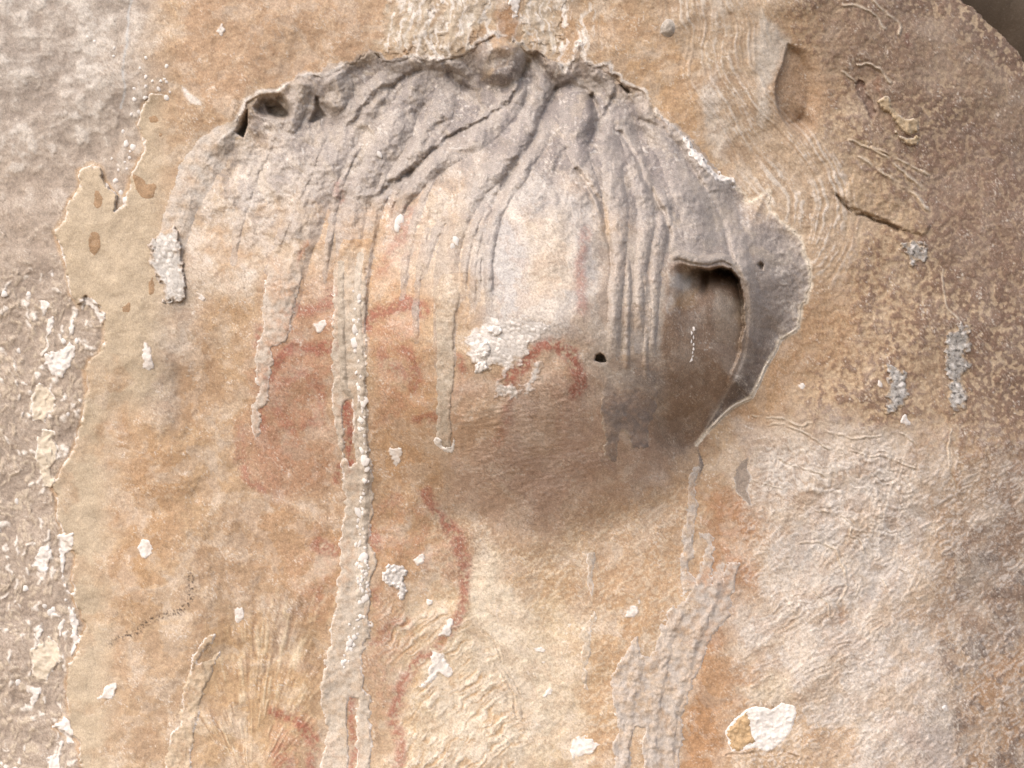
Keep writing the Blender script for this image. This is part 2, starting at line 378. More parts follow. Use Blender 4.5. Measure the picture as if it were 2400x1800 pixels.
# lower right: pale grey-cream
paint([(1760,1010),(2000,1000),(2160,1050),(2200,1200),(2150,1420),(2240,1640),(2240,1830),(1960,1830),(1880,1650),(1740,1560),(1700,1420),(1800,1300),(1760,1150)], 'd0c3b3', 0.88, 55, 1.6)
paint([(2260,1150),(2440,1050),(2440,1500),(2300,1560),(2200,1440)], '9d8572', 0.8, 70)
paint([(2270,1560),(2440,1480),(2440,1830),(2240,1830)], 'b3875c', 0.8, 50)
paint([(1640,1160),(1790,1180),(1800,1260),(1730,1420),(1700,1500),(1650,1580),(1690,1700),(1660,1830),(1590,1830),(1640,1500)], 'be8a5b', 0.85, 22)
paint([(1620,1520),(1760,1560),(1740,1650),(1700,1830),(1580,1830)], 'c48f5c', 0.7, 30)
paint([(1880,1700),(2000,1710),(1990,1830),(1830,1830),(1850,1760)], 'cba374', 0.75, 20)
paint([(1930,1420),(1960,1400),(1990,1440),(1970,1480),(1945,1460)], 'bb9069', 0.8, 10)
mixf(w_sc * 0.5 * sm(X, 1640, 1780) * sm(np.abs(scal), 0.25, 0.5), 'e2d9cd')
mixf(sm(X, 1680, 1800) * sm(Y, 980, 1150) * sm(X, 2250, 2150) * 0.6 * sm(fbm(U / 1.7 + 8 * N40, V, 70, 4, 34), 0.15, 0.4), 'c0a483')
mixf(w_sc * 0.5 * sm(X, 1640, 1780) * sm(np.abs(scal), 0.1, 0.0), 'a98d72')
for p, c_, al in (([(1850,1230),(1930,1240),(1960,1290),(1970,1380),(1945,1450),(1910,1370),(1860,1290)], 'c9c0b4', .8), ([(2000,1370),(2050,1350),(2070,1400),(2030,1420)], 'c4bbb0', .7),
                  ([(1930,1080),(2140,1080),(2150,1150),(2060,1250),(2030,1200),(1960,1130)], 'cdc2b4', .55), ([(1720,1590),(1850,1580),(1860,1640),(1740,1650)], 'd6c3a4', .8),
                  ([(2060,1180),(2110,1190),(2060,1340),(2030,1300)], 'd2cabf', .6), ([(2120,1690),(2220,1700),(2240,1800),(2130,1820)], 'bcaca0', .6)):
    paint(p, c_, al, 16)
mixf(sm(X, 1700, 1900) * sm(Y, 1150, 1350) * 0.7 * sm(N40 + 0.6 * N14 + N120 * 0.7 + sm(X, 2120, 2300), 0.95, 1.3) * sm(X, 2100, 2260), '6b5b52')
# upper band of streaked pale flow
mixf(GRAINW * 0.6, 'c6ad8e')
mixf(GRAINW * 0.75 * sm(GRAIN + 0.4 * N14, 0.05, 0.4) * sm(N120 + 0.3, -0.2, 0.5), 'd9cdbb')
mixf(GRAINW * 0.5 * sm(-GRAIN, 0.15, 0.5), 'a98a66')
paint([(1790,20),(1830,90),(1838,150),(1815,190),(1812,240),(1790,280),(1760,200),(1770,100)], 'cfc6b6', 0.7, 14)
paint([(1400,60),(1560,90),(1640,200),(1690,330),(1660,380),(1560,260),(1440,130)], 'cda372', 0.8, 20)
paint([(1665,140),(1690,260),(1725,330),(1700,400),(1665,330),(1650,220)], 'cfc5b6', 0.7, 14)
paint([(1900,0),(2130,0),(2180,200),(2060,330),(1960,180)], '947860', 0.6, 30)
paint(HOL, 'ad8761', 0.75, 22, 0.6)
paint(SCAR, '7e5c4b', 0.95, 4, 1.0)
paint([(2056,165),(2086,190),(2085,215),(2060,205)], '9a6d50', 0.8, 8)
paint([(2108,92),(2126,95),(2126,112),(2112,115)], '7d4f3a', 0.9, 4)
mixf(bed_col * 0.8, 'e2d2b6')
mixf(0.7 * sm(BAND, 0.1, 0.5), 'e4d9c9')
mixf(0.5 * sm(-BAND, 0.15, 0.5), 'a58c73')
# top ochre field
paint([(450,-60),(900,-60),(905,100),(860,120),(760,165),(600,205),(540,260),(470,240),(425,190),(410,110)], 'c9a27a', 0.95, 26)
mixf(sm(sdf_poly(X, Y, [(450,-60),(900,-60),(905,100),(860,120),(760,165),(600,205),(540,260),(470,240)]), 0, 60) * 0.5 * sm(fbm(WX, WY, 60, 3, 64), 0, .5), 'd6b48c')
paint([(900,-60),(1150,-60),(1150,60),(1120,90),(1060,130),(910,135),(900,60)], 'd3bd9d', 0.75, 22, 2.2)
paint([(1220,-60),(1310,-60),(1320,100),(1240,110),(1215,40)], 'cdb797', 0.75, 22, 2.2)
mixf(sm(sdf_poly(WX, WY, [(900,-60),(1420,-60),(1420,130),(900,135)]), 0, 20) * 0.75 * sm(perlin(WX / 13, WY / 70, 66) + 0.5 * N40, 0.12, 0.4), 'e6dfd2')
mixf(sm(sdf_poly(WX, WY, [(900,-60),(1420,-60),(1420,130),(900,135)]), 0, 20) * 0.6 * sm(perlin(WX / 17, WY / 60, 67), 0.2, 0.5), 'a8906f')
paint([(1150,0),(1200,0),(1215,85),(1165,70)], 'c08e60', 0.8, 8)
paint([(1310,20),(1345,20),(1345,140),(1324,155),(1310,120)], 'c59867', 0.8, 6)
# far left grey-brown nodular ground
mixf(w_left, 'b5a28d')
mixf(w_left * sm(Y, 500, 150) * 0.7, 'b9afa2')
mixf(w_left * 0.6 * sm(N40 + N120, 0.0, 0.6) * sm(Y, 520, 380), 'd8d0c3')
mixf(w_left * 0.4 * sm(-N40 - N120, 0.2, 0.6), '8f7c6b')
mixf(w_left * nod * 0.75 * (IDW > 0.35) * sm(Y, 560, 720), 'd2bea0')
mixf(w_left * sm(F2 - F1, 0.16, 0.0) * 0.45 * sm(Y, 560, 720), '8c7763')
mixf(w_left * nod * (IDW > 0.86) * sm(Y, 560, 720), 'ebe3d6')
stroke([(311,-10),(297,72),(291,145),(291,217),(286,253)], 2.5, 'c3c6c4', 0.8, 3, 0.3)
# middle left, below and beside the runs
paint([(470,560),(620,600),(600,760),(590,1000),(540,1180),(430,1300),(330,1500),(260,1500),(330,1200),(330,960),(430,760)], 'c49e70', 0.75, 40)
paint([(250,860),(300,740),(330,900),(270,1100),(240,1260),(190,1280),(220,1050)], 'b98a5a', 0.75, 16)
paint([(330,1000),(430,1080),(400,1250),(330,1420),(280,1400),(300,1200)], 'c2935f', 0.6, 26)
paint([(330,560),(470,560),(470,760),(400,1000),(330,950),(350,750)], 'bba994', 0.75, 35)
paint([(400,850),(470,760),(520,860),(480,1010),(420,1000)], 'c0966a', 0.6, 26)
paint([(560,330),(800,330),(760,480),(700,600),(600,700),(450,720),(430,560),(480,400)], 'cbb293', 0.8, 35)
paint([(540,350),(720,330),(690,450),(560,520)], 'cfc6ba', 0.65, 30)
mixf(sm(sdf_poly(WX, WY, [(440,340),(780,330),(690,620),(600,700),(430,620)]), -30, 40) * 0.45 * sm(N40 + N14 * .5 + N120, 0.0, 0.9), 'ddd3c6')
mixf(sm(sdf_poly(WX, WY, [(440,420),(700,480),(600,760),(470,760)]), -30, 40) * 0.5 * sm(-N40 - N120, 0.1, 0.6), 'c3955f')
# reddish and ochre ground around the long run
paint([(720,330),(860,380),(840,620),(780,640),(700,600),(760,460)], 'cda06e', 0.75, 25)
paint([(640,650),(780,640),(790,1150),(640,1180),(560,1050),(620,850)], 'c39067', 0.85, 45)
paint([(870,520),(990,470),(1010,700),(1020,900),(1030,1150),(880,1180),(865,850)], 'c99a68', 0.85, 30)
paint([(640,1180),(1000,1180),(1040,1300),(880,1400),(760,1480),(640,1380),(560,1250)], 'c69562', 0.7, 45)
paint([(560,1200),(760,1180),(770,1400),(600,1420),(480,1360)], 'bb956c', 0.6, 40)
paint([(480,1480),(740,1420),(760,1560),(700,1800),(470,1800)], 'cda46f', 0.7, 35)
mixf(FANW * 0.55 * sm(FAN, 0.1, 0.6), 'e6cb9a')
mixf(FANW * 0.55 * sm(-FAN, 0.15, 0.6), 'a77d52')
paint([(640,1390),(720,1380),(730,1520),(660,1520)], '9c7f5f', 0.55, 30)
# bright lower middle
paint([(880,1420),(1060,1400),(1180,1380),(1420,1440),(1420,1560),(1380,1830),(880,1830),(950,1620)], 'd9bf95', 0.85, 50)
paint([(1100,1470),(1350,1500),(1350,1640),(1250,1830),(1000,1830),(1020,1680)], 'd8c7aa', 0.8, 70)
mixf(ARCW * 0.5 * sm(ARC, 0.1, 0.6), 'f3e5c9')
mixf(ARCW * 0.5 * sm(-ARC, 0.15, 0.6), 'cf9f66')
paint([(1380,1180),(1620,1110),(1660,1200),(1600,1400),(1480,1480),(1420,1420),(1380,1300)], 'd2a87a', 0.8, 40)
paint([(1380,1440),(1560,1400),(1500,1520),(1440,1560),(1430,1800),(1360,1800)], 'cda06c', 0.7, 26)
paint([(1100,1290),(1150,1260),(1190,1330),(1220,1400),(1260,1460),(1180,1520),(1110,1440),(1100,1360)], 'ead9ba', 0.9, 18)
paint([(1150,1270),(1240,1320),(1330,1300),(1380,1240),(1340,1400),(1230,1420),(1190,1350)], 'c9a273', 0.8, 24)
mixf(0.45 * sm(sdf_poly(WX, WY, [(1000,1150),(1650,1150),(1620,1500),(1440,1800),(900,1800),(1000,1500)]), -60, 60) * sm(np.abs(scal), 0.3, 0.6), 'efdcba')
mixf(0.4 * sm(sdf_poly(WX, WY, [(1000,1150),(1650,1150),(1620,1500),(1440,1800),(900,1800),(1000,1500)]), -60, 60) * sm(np.abs(scal), 0.08, 0.0), 'b58a5a')
# boss: grey coat, pale front, brown under-face
on = (d_boss > 0).astype(f32)
paint([(545,300),(700,185),(870,125),(1100,120),(1300,140),(1500,220),(1700,430),(1900,600),(1900,720),(1760,930),(1640,1040),(1600,960),(1560,640),(1430,470),(1330,420),(1180,470),
       (1080,430),(930,470),(800,520),(720,450),(640,330)], 'afa295', 0.95, 40, 1.0, on)
paint([(800,150),(1100,125),(1400,150),(1530,260),(1620,400),(1560,500),(1420,400),(1250,420),(1130,330),(980,330),(860,240)], '938882', 0.88, 60, 1.0, on)  # darker upper coat: grey stain plus shade of the concavity painted in
paint([(960,470),(1130,420),(1110,560),(1060,700),(1010,700),(940,640),(900,560)], 'cdb79a', 0.85, 30)
paint([(1100,430),(1250,400),(1400,470),(1420,640),(1400,780),(1250,820),(1140,780),(1110,600)], 'bfb6ab', 0.95, 34)
paint([(1150,520),(1240,500),(1250,640),(1230,760),(1140,760),(1130,620)], 'bfb8b0', 0.85, 40)
paint([(1230,520),(1310,500),(1330,680),(1260,700)], 'd9bf9c', 0.6, 24)
paint([(1320,740),(1420,700),(1420,900),(1370,900),(1340,800)], 'c4b09a', 0.8, 30)
paint([(1400,560),(1560,560),(1560,860),(1540,940),(1410,900)], 'b8a997', 0.85, 25)
paint([(1060,880),(1180,900),(1340,880),(1420,900),(1600,1020),(1560,1140),(1380,1220),(1180,1240),(1040,1180),(1050,1000)], 'd0ae92', 0.95, 40)
paint([(1180,940),(1350,920),(1420,1000),(1420,1100),(1300,1200),(1180,1150),(1140,1040)], 'c0a18e', 0.7, 60)
paint([(1480,860),(1640,860),(1640,1020),(1560,1040),(1500,980)], '94806f', 0.8, 40)  # shaded lower right of the nose, painted into the colour
paint([(1060,920),(1180,940),(1180,1040),(1100,1060),(1040,1040)], 'c39b70', 0.6, 30)
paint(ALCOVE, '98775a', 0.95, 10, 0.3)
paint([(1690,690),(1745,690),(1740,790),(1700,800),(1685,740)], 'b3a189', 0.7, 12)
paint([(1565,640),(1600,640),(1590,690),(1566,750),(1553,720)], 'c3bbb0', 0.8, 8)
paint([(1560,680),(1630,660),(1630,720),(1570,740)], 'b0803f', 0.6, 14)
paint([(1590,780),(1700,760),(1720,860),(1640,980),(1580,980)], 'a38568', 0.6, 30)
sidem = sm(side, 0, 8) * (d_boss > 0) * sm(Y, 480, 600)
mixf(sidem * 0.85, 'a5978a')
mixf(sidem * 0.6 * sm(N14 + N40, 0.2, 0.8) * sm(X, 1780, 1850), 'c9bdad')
mixf(sidem * 0.85 * sm(Y, 720, 920), '5e5049')  # painted shade: lower fin darkened where it turns away from the light
paint([(1628,620),(1640,615),(1642,640),(1640,660)], '8a6a4a', 0.5, 6)
paint([(1142,160),(1172,150),(1160,172),(1140,180)], 'c3a37c', 0.8, 5)
# white rims where the crust ends
rimline = sm(np.abs(d_boss - 1.0), 8, 1) * sm(d_rim, 60, 15) * (d_boss < 6) * sm(N40 + N120 + 0.6 * sm(X, 1480, 1560), -0.35, 0.15)
mixf(rimline * 0.9, 'efe7da')
mixf(on * sm(d_rim, 330, 120) * 0.4 * sm(fbm(WX, WY, 46, 3, 68), 0.1, 0.5), 'c9b596')
mixf(on * sm(d_rim, 330, 120) * 0.45 * sm(-fbm(WX, WY, 46, 3, 68), 0.1, 0.5), '8d827c')
mixf(sm(np.abs(d_boss - 1), 8, 2) * sm(X, 1600, 1640) * (d_rim > 15) * 0.9 * sm(Y, 1050, 1040), 'e4d3b6')
paint([(420,203),(440,215),(463,232),(466,244),(440,238),(418,215)], 'f2ece2', 0.9, 4, 0.4)
# patchy mineral tide marks
P1 = fbm(WX, WY, 85, 5, 76, 0.6); P2 = fbm(WX + 300, WY, 60, 5, 77, 0.6)
soft_w = (0.72 - 0.5 * sm(X, 1720, 1900) * sm(Y, 1050, 950) - 0.3 * sm(X, 1540, 1570) * on) * (1 - 0.85 * np.clip(on * sm(d_rim, 420, 200) * sm(Y, 700, 450) + w_left, 0, 1))
mixf(0.30 * soft_w * sm(P1, 0.10, 0.17), 'e0c8a6'); mixf(0.22 * soft_w * sm(P1, 0.42, 0.48), 'ece0cf')
mixf(0.30 * soft_w * sm(P2, 0.14, 0.22), 'b58a66'); mixf(0.30 * soft_w * sm(-P2, 0.3, 0.38), 'cdbfae')
mixf(0.75 * soft_w * sm(np.abs(P1 - 0.13), 0.03, 0.0) * sm(N40, -0.1, 0.4), 'f3ebde')
mixf(0.6 * soft_w * sm(np.abs(P2 + 0.25), 0.03, 0.0) * sm(-N40 + N120, 0.0, 0.4), 'f0e6d6')
CK = fbm(WX * 0.8 + 500, WY * 1.2, 150, 6, 78, 0.62)
mixf(0.55 * sm(np.abs(CK), 0.018, 0.0) * sm(N120 + 0.5 * N40, 0.1, 0.5) * (1 - w_left), '6f5846')
# pigment
RED = 'a9553f'
fl0 = perlin(X / 6, Y / 6, 79)
worn = np.clip(0.5 + 0.7 * N14 + 1.0 * N40 + 0.8 * N120 + 0.5 * fl0, 0.0, 1)
for p, al in (([(590,770),(690,740),(780,700),(785,1000),(740,1100),(600,1140),(555,1060),(600,950)], .38), ([(865,720),(960,690),(1000,730),(985,900),(1000,1000),(900,1010),(865,860)], .45),
              ([(870,1180),(1010,1150),(1080,1280),(1095,1400),(1020,1420),(960,1300),(880,1300)], .35), ([(880,1380),(1000,1440),(960,1560),(900,1720),(870,1560)], .4),
              ([(620,1650),(720,1680),(750,1800),(640,1830)], .45), ([(800,920),(835,930),(840,1100),(805,1100)], .5), ([(720,1250),(800,1260),(790,1420),(730,1380)], .35),
              ([(1180,800),(1340,790),(1375,880),(1330,930),(1190,910)], .22), ([(880,480),(980,450),(960,600),(900,640)], .3), ([(1020,900),(1090,850),(1100,980),(1060,1060)], .25),
              ([(1640,1170),(1760,1190),(1720,1420),(1640,1500)], .22)):
    paint(p, 'bb7658', al, 45, 2.0, worn)
grit = np.clip(0.84 + 0.9 * N14 + 0.6 * N40 + 0.7 * fl0, 0.0, 1)
for pts, w, al in (([(866,765),(885,733),(925,716),(975,718),(990,735)], 15, .75), ([(940,815),(968,840),(978,885),(965,905)], 13, .6), ([(890,830),(910,860),(950,880)], 10, .4),
                   ([(1185,895),(1220,868),(1262,820),(1285,815),(1330,830),(1352,865),(1355,905),(1340,920)], 17, .85), ([(1375,545),(1358,600),(1350,660),(1362,728)], 13, .5),
                   ([(778,690),(740,715),(690,735)], 14, .65), ([(723,825),(778,815)], 17, .75), ([(600,770),(596,800)], 9, .6), ([(640,880),(660,840),(690,815)], 12, .7),
                   ([(660,900),(715,885),(760,930),(745,985),(690,1000),(650,960)], 11, .4), ([(613,955),(612,1005)], 8, .7), ([(565,1090),(575,1120),(612,1145)], 11, .55), ([(560,1000),(568,1090)], 10, .35),
                   ([(815,945),(820,1000),(816,1040),(826,1090)], 11, .9), ([(985,985),(1017,972)], 11, .6), ([(1076,835),(1076,862)], 9, .7), ([(790,1095),(788,1120)], 8, .7),
                   ([(1000,1150),(1040,1215),(1075,1280),(1092,1340),(1090,1400),(1070,1450),(1030,1505),(985,1550),(950,1590),(930,1650),(925,1700),(932,1760),(920,1810)], 13, .72),
                   ([(870,1250),(880,1285)], 14, .6), ([(870,1505),(905,1480),(960,1450)], 12, .5), ([(875,1380),(880,1410)], 12, .45), ([(635,1675),(680,1688),(728,1730)], 13, .8),
                   ([(655,1760),(665,1800)], 17, .5), ([(735,1760),(732,1800)], 12, .6), ([(745,1280),(780,1290)], 16, .6), ([(826,1634),(828,1700),(822,1810)], 9, .7),
                   ([(795,425),(805,470)], 10, .55), ([(715,560),(700,620)], 9, .5), ([(960,480),(935,560),(900,640)], 14, .4), ([(1195,950),(1190,990),(1160,1040)], 12, .35), ([(740,1380),(755,1440)], 12, .35), ([(890,1190),(930,1160)], 14, .3)):
    stroke(pts, w, RED, al, 9, 0.5, grit)
# charcoal-dark mineral dots and specks
dots = sm(perlin(X / 5, Y / 5, 71), 0.0, 0.35)
stroke([(448,1345),(447,1403),(416,1431),(362,1453),(318,1489),(282,1500),(217,1540)], 7, '4a3d38', 0.9, 6, 0.3, dots)
stroke([(770,1560),(775,1590),(768,1625)], 14, '4b423e', 0.8, 8, 0.6, dots)
mixf(FANW * 0.4 * sm(FAN, 0.15, 0.6), 'e6cfa6'); mixf(FANW * 0.45 * sm(-FAN, 0.2, 0.6), 'a27b55')
mixf(ARCW * 0.4 * sm(ARC, 0.1, 0.5), 'f0e2c8'); mixf(ARCW * 0.45 * sm(-ARC, 0.15, 0.5), 'c5985f')
top_w = np.maximum(np.maximum(sm(sdf_poly(WX, WY, [(895,-60),(1150,-60),(1142,60),(1060,138),(905,140)]), -8, 16), sm(sdf_poly(WX, WY, [(1215,-60),(1345,-60),(1330,60),(1320,140),(1230,112)]), -8, 16)),
                   sm(sdf_poly(WX, WY, [(1342,80),(1368,80),(1380,150),(1430,150),(1430,175),(1330,165)]), -4, 8)) * (d_boss < 4)
stk = perlin(WX / 9, Y / 80, 66) + 0.6 * perlin(WX / 20, Y / 50, 67) + 0.4 * N14
mixf(top_w * 0.85 * sm(stk, 0.12, 0.35), 'efe8dc'); mixf(top_w * 0.6 * sm(-stk, 0.2, 0.45), 'b39672')
# tan smears on the grey coat
sme = fbm(WX, WY * 0.6, 38, 4, 69, 0.6)
cap_w = on * sm(Y, 640, 420) * sm(d_boss, 0, 20)
mixf(cap_w * 0.5 * sm(sme, 0.12, 0.3), 'cdbfae'); mixf(cap_w * 0.35 * sm(-sme, 0.2, 0.4), '8d827b')
mixf(cap_w * 0.6 * sm(perlin(X / 9, Y / 9, 70) + 0.4 * N40, 0.5, 0.7), 'ddd5c9')
for pts in ([(1985,325),(2060,360),(2110,392),(2165,445)], [(1995,362),(2060,402),(2130,442),(2182,492)], [(2040,345),(2110,372),(2172,412)], [(1965,395),(2000,440),(2060,470)], [(1925,240),(1960,290),(2010,330)]):
    stroke(pts, 3, 'cdb088', 0.7, 4, 0.7, np.clip(0.6 + N40, 0, 1))
# overall grain and specks
COL *= (1 + 0.12 * N14 + 0.11 * N7 + 0.06 * N40)[..., None]
sp = perlin(X / 5.5, Y / 5.5, 72)
mixf(0.6 * sm(sp + 0.5 * N40, 0.8, 0.95), 'ece2d0')
mixf(0.5 * sm(perlin(X / 6, Y / 6, 73), 0.66, 0.8), '77604a')
fl = perlin((X - Y * 0.8) / 5, (X + Y) / 15, 74)
mixf(0.3 * sm(fl + 0.5 * N40 + 0.3 * N120, 0.62, 0.9), 'e6d6bd')
mixf(0.3 * sm(-fl + 0.35 * N120, 0.45, 0.75), '8f7458')
COL[:] = np.clip(COL, 0.01, 0.85)

# ------------------------------------------------------------------ materials
def material(name, rough=0.85, spec=0.25, bump=0.45, fine=420, fleck=0.4, vary=0.32):
    m = bpy.data.materials.new(name); m.use_nodes = True
    nt = m.node_tree; n = nt.nodes; L = nt.links
    b = n["Principled BSDF"]
    b.inputs["Roughness"].default_value = rough
    b.inputs["Specular IOR Level"].default_value = spec
    at = n.new("ShaderNodeAttribute"); at.attribute_name = "mineral"
    tc_ = n.new("ShaderNodeTexCoord")
    n1 = n.new("ShaderNodeTexNoise"); n1.inputs["Scale"].default_value = fine; n1.inputs["Detail"].default_value = 5; n1.inputs["Roughness"].default_value = 0.65
    n2 = n.new("ShaderNodeTexNoise"); n2.inputs["Scale"].default_value = fine * 0.22; n2.inputs["Detail"].default_value = 4
    L.new(tc_.outputs["Object"], n1.inputs["Vector"]); L.new(tc_.outputs["Object"], n2.inputs["Vector"])
    mr = n.new("ShaderNodeMapRange"); mr.inputs[1].default_value = 0.25; mr.inputs[2].default_value = 0.75
    mr.inputs[3].default_value = 1 - vary; mr.inputs[4].default_value = 1 + vary
    L.new(n1.outputs["Fac"], mr.inputs[0])
    mu = n.new("ShaderNodeVectorMath"); mu.operation = 'SCALE'
    L.new(at.outputs["Color"], mu.inputs[0]); L.new(mr.outputs[0], mu.inputs["Scale"])
    n3 = n.new("ShaderNodeTexNoise"); n3.inputs["Scale"].default_value = fine * 1.25; n3.inputs["Detail"].default_value = 3; n3.inputs["Roughness"].default_value = 0.6
    mp = n.new("ShaderNodeMapping"); mp.inputs["Location"].default_value = (3.1, 7.7, 1.3); mp.inputs["Rotation"].default_value = (0, 0.7, 0); mp.inputs["Scale"].default_value = (1, 1, 0.55)
    L.new(tc_.outputs["Object"], mp.inputs["Vector"]); L.new(mp.outputs[0], n3.inputs["Vector"])
    pale = n.new("ShaderNodeMapRange"); pale.inputs[1].default_value = 0.60; pale.inputs[2].default_value = 0.70; pale.inputs[3].default_value = 0.0; pale.inputs[4].default_value = fleck
    pit_ = n.new("ShaderNodeMapRange"); pit_.inputs[1].default_value = 0.40; pit_.inputs[2].default_value = 0.30; pit_.inputs[3].default_value = 0.0; pit_.inputs[4].default_value = fleck * 0.8
    L.new(n3.outputs["Fac"], pale.inputs[0]); L.new(n3.outputs["Fac"], pit_.inputs[0])
    m1 = n.new("ShaderNodeMix"); m1.data_type = 'RGBA'; m1.inputs[7].default_value = (0.62, 0.52, 0.42, 1)
    m2 = n.new("ShaderNodeMix"); m2.data_type = 'RGBA'; m2.blend_type = 'MULTIPLY'; m2.inputs[7].default_value = (0.55, 0.48, 0.44, 1)
    L.new(pale.outputs[0], m1.inputs[0]); L.new(mu.outputs[0], m1.inputs[6])
    L.new(pit_.outputs[0], m2.inputs[0]); L.new(m1.outputs[2], m2.inputs[6])
    L.new(m2.outputs[2], b.inputs["Base Color"])
    ad = n.new("ShaderNodeMath"); ad.operation = 'MULTIPLY_ADD'; ad.inputs[1].default_value = 0.9
    L.new(n2.outputs["Fac"], ad.inputs[0]); L.new(n1.outputs["Fac"], ad.inputs[2])
    bp = n.new("ShaderNodeBump"); bp.inputs["Strength"].default_value = bump; bp.inputs["Distance"].default_value = 0.0013
    L.new(ad.outputs[0], bp.inputs["Height"]); L.new(bp.outputs[0], b.inputs["Normal"])
    return m
M_ROCK = material("weathered_limestone")
M_FLOW = material("flowstone", 0.62, 0.4, 0.55, 420, fleck=0.5, vary=0.36)
M_CRUST = material("mineral_crust", 0.85, 0.25, 0.32, 500)
M_WHITE = material("white_calcite", 0.8, 0.3, 0.4, 520, vary=0.14, fleck=0.25)
M_NUB = material("calcite_bead", 0.75, 0.3, 0.25, 2.2, vary=0.1, fleck=0.0)
M_LICHEN = material("grey_lichen", 0.95, 0.1, 0.8, 520, vary=0.3)

# ------------------------------------------------------------------ mesh makers
def to_world(px, py, h):
    k = S * (DIST / S - h) / (DIST / S)
    return (px - 1200) * k, -h * S, ZC + (900 - py) * k

def link(name, me, mat, parent=None):
    me.materials.append(mat)
    o = bpy.data.objects.new(name, me)
    scene.collection.objects.link(o)
    if parent is not None: attach(o, parent)
    return o

def attach(o, parent):
    o.parent = parent
    o.matrix_parent_inverse = Matrix.Translation(-Vector(parent.location))

def tag(o, label=None, cat=None, group=None, kind=None):
    if label: o["label"] = label
    if cat: o["category"] = cat
    if group: o["group"] = group
    if kind: o["kind"] = kind
    return o

def sheet(name, sl, h, keep, col, mat, parent=None, back=None):
    """mesh over the kept vertices of a window of the grid"""
    ii, jj = sl
    x, y = X[sl], Y[sl]
    q = keep[:-1, :-1] & keep[1:, :-1] & keep[:-1, 1:] & keep[1:, 1:]
    ny_, nx_ = x.shape
    idx = np.arange(ny_ * nx_).reshape(ny_, nx_)
    f = np.stack([idx[:-1, :-1][q], idx[1:, :-1][q], idx[1:, 1:][q], idx[:-1, 1:][q]], 1)
    if len(f) == 0: return None
    used = np.unique(f); remap = np.full(ny_ * nx_, -1, np.int32); remap[used] = np.arange(len(used))
    f = remap[f]
    wx, wy, wz = to_world(x.ravel()[used], y.ravel()[used], h.ravel()[used])
    if back is not None: wy = wy + back.ravel()[used]
    co = np.stack([wx, wy, np.maximum(wz, -0.3)], 1).astype(f32)
    me = bpy.data.meshes.new(name)
    me.vertices.add(len(co)); me.vertices.foreach_set("co", co.ravel())
    me.loops.add(f.size); me.loops.foreach_set("vertex_index", f.ravel().astype(np.int32))
    me.polygons.add(len(f)); me.polygons.foreach_set("loop_start", np.arange(0, f.size, 4, dtype=np.int32))
    try: me.polygons.foreach_set("loop_total", np.full(len(f), 4, np.int32))
    except Exception: pass
    me.polygons.foreach_set("use_smooth", np.ones(len(f), bool))
    at = me.attributes.new("mineral", 'FLOAT_COLOR', 'POINT')
    c4 = np.ones((len(co), 4), f32); c4[:, :3] = col.reshape(-1, 3)[used]
    at.data.foreach_set("color", c4.ravel())
    me.update(calc_edges=True)
    return link(name, me, mat, parent)

# ------------------------------------------------------------------ ground, wall, rock behind
FULL = (slice(0, NY), slice(0, NX))
turn = np.clip(-d_edge, 0, None)
back = (np.sqrt(np.clip(1 - (1 - np.clip(turn / 70, 0, 1)) ** 2, 0, 1)) * 60 + np.clip(turn - 20, 0, 500) * 3.0) * S
wall = sheet("rock_wall", FULL, hW, (d_boss < 40) & (turn < 420), COL, M_ROCK, back=back)
tag(wall, "pale ochre and brown limestone rock face with stains and faded red pigment", kind="structure")

gn = 60
gx = np.linspace(-9, 9, gn); gy = np.linspace(-8, 4, gn)
GX, GY = np.meshgrid(gx, gy)
GZ = 0.05 * fbm(GX * 100, GY * 100, 160, 3, 81)
co = np.stack([GX.ravel(), GY.ravel(), GZ.ravel()], 1)
idx = np.arange(gn * gn).reshape(gn, gn)
fs = np.stack([idx[:-1, :-1].ravel(), idx[:-1, 1:].ravel(), idx[1:, 1:].ravel(), idx[1:, :-1].ravel()], 1)
def plain_mesh(name, co, fs, col, mat, parent=None):
    me = bpy.data.meshes.new(name); me.from_pydata([tuple(v) for v in co], [], [tuple(int(k) for k in q) for q in fs])
    me.polygons.foreach_set("use_smooth", np.ones(len(me.polygons), bool))
    at = me.attributes.new("mineral", 'FLOAT_COLOR', 'POINT')
    c4 = np.ones((len(co), 4), f32); c4[:, :3] = col
    at.data.foreach_set("color", c4.ravel())
    return link(name, me, mat, parent)
tag(plain_mesh("ground", co, fs, C('b39a78') * 0.9, M_ROCK), "dusty tan shelter floor", kind="structure")
# second rock wall behind the edge at the upper right
bx_, bz_ = np.linspace(0.45, 3.2, 70), np.linspace(-0.1, 3.6, 80)
BX, BZ = np.meshgrid(bx_, bz_)
BY = 0.62 + 0.25 * fbm(BX * 100, BZ * 100, 90, 4, 83) + 0.25 * (BX - 0.6)
co = np.stack([BX.ravel(), BY.ravel(), BZ.ravel()], 1)
idx = np.arange(BX.size).reshape(BX.shape)
fs = np.stack([idx[:-1, :-1].ravel(), idx[:-1, 1:].ravel(), idx[1:, 1:].ravel(), idx[1:, :-1].ravel()], 1)
nb = fbm(BX * 100, BZ * 100, 40, 3, 84).ravel()[:, None]
colb = C('7c6a55') * (1 + 0.9 * nb)
tag(plain_mesh("rock_behind", co, fs, np.clip(colb, 0.02, 0.5), M_ROCK), "darker rock wall behind the edge at the upper right", kind="structure")

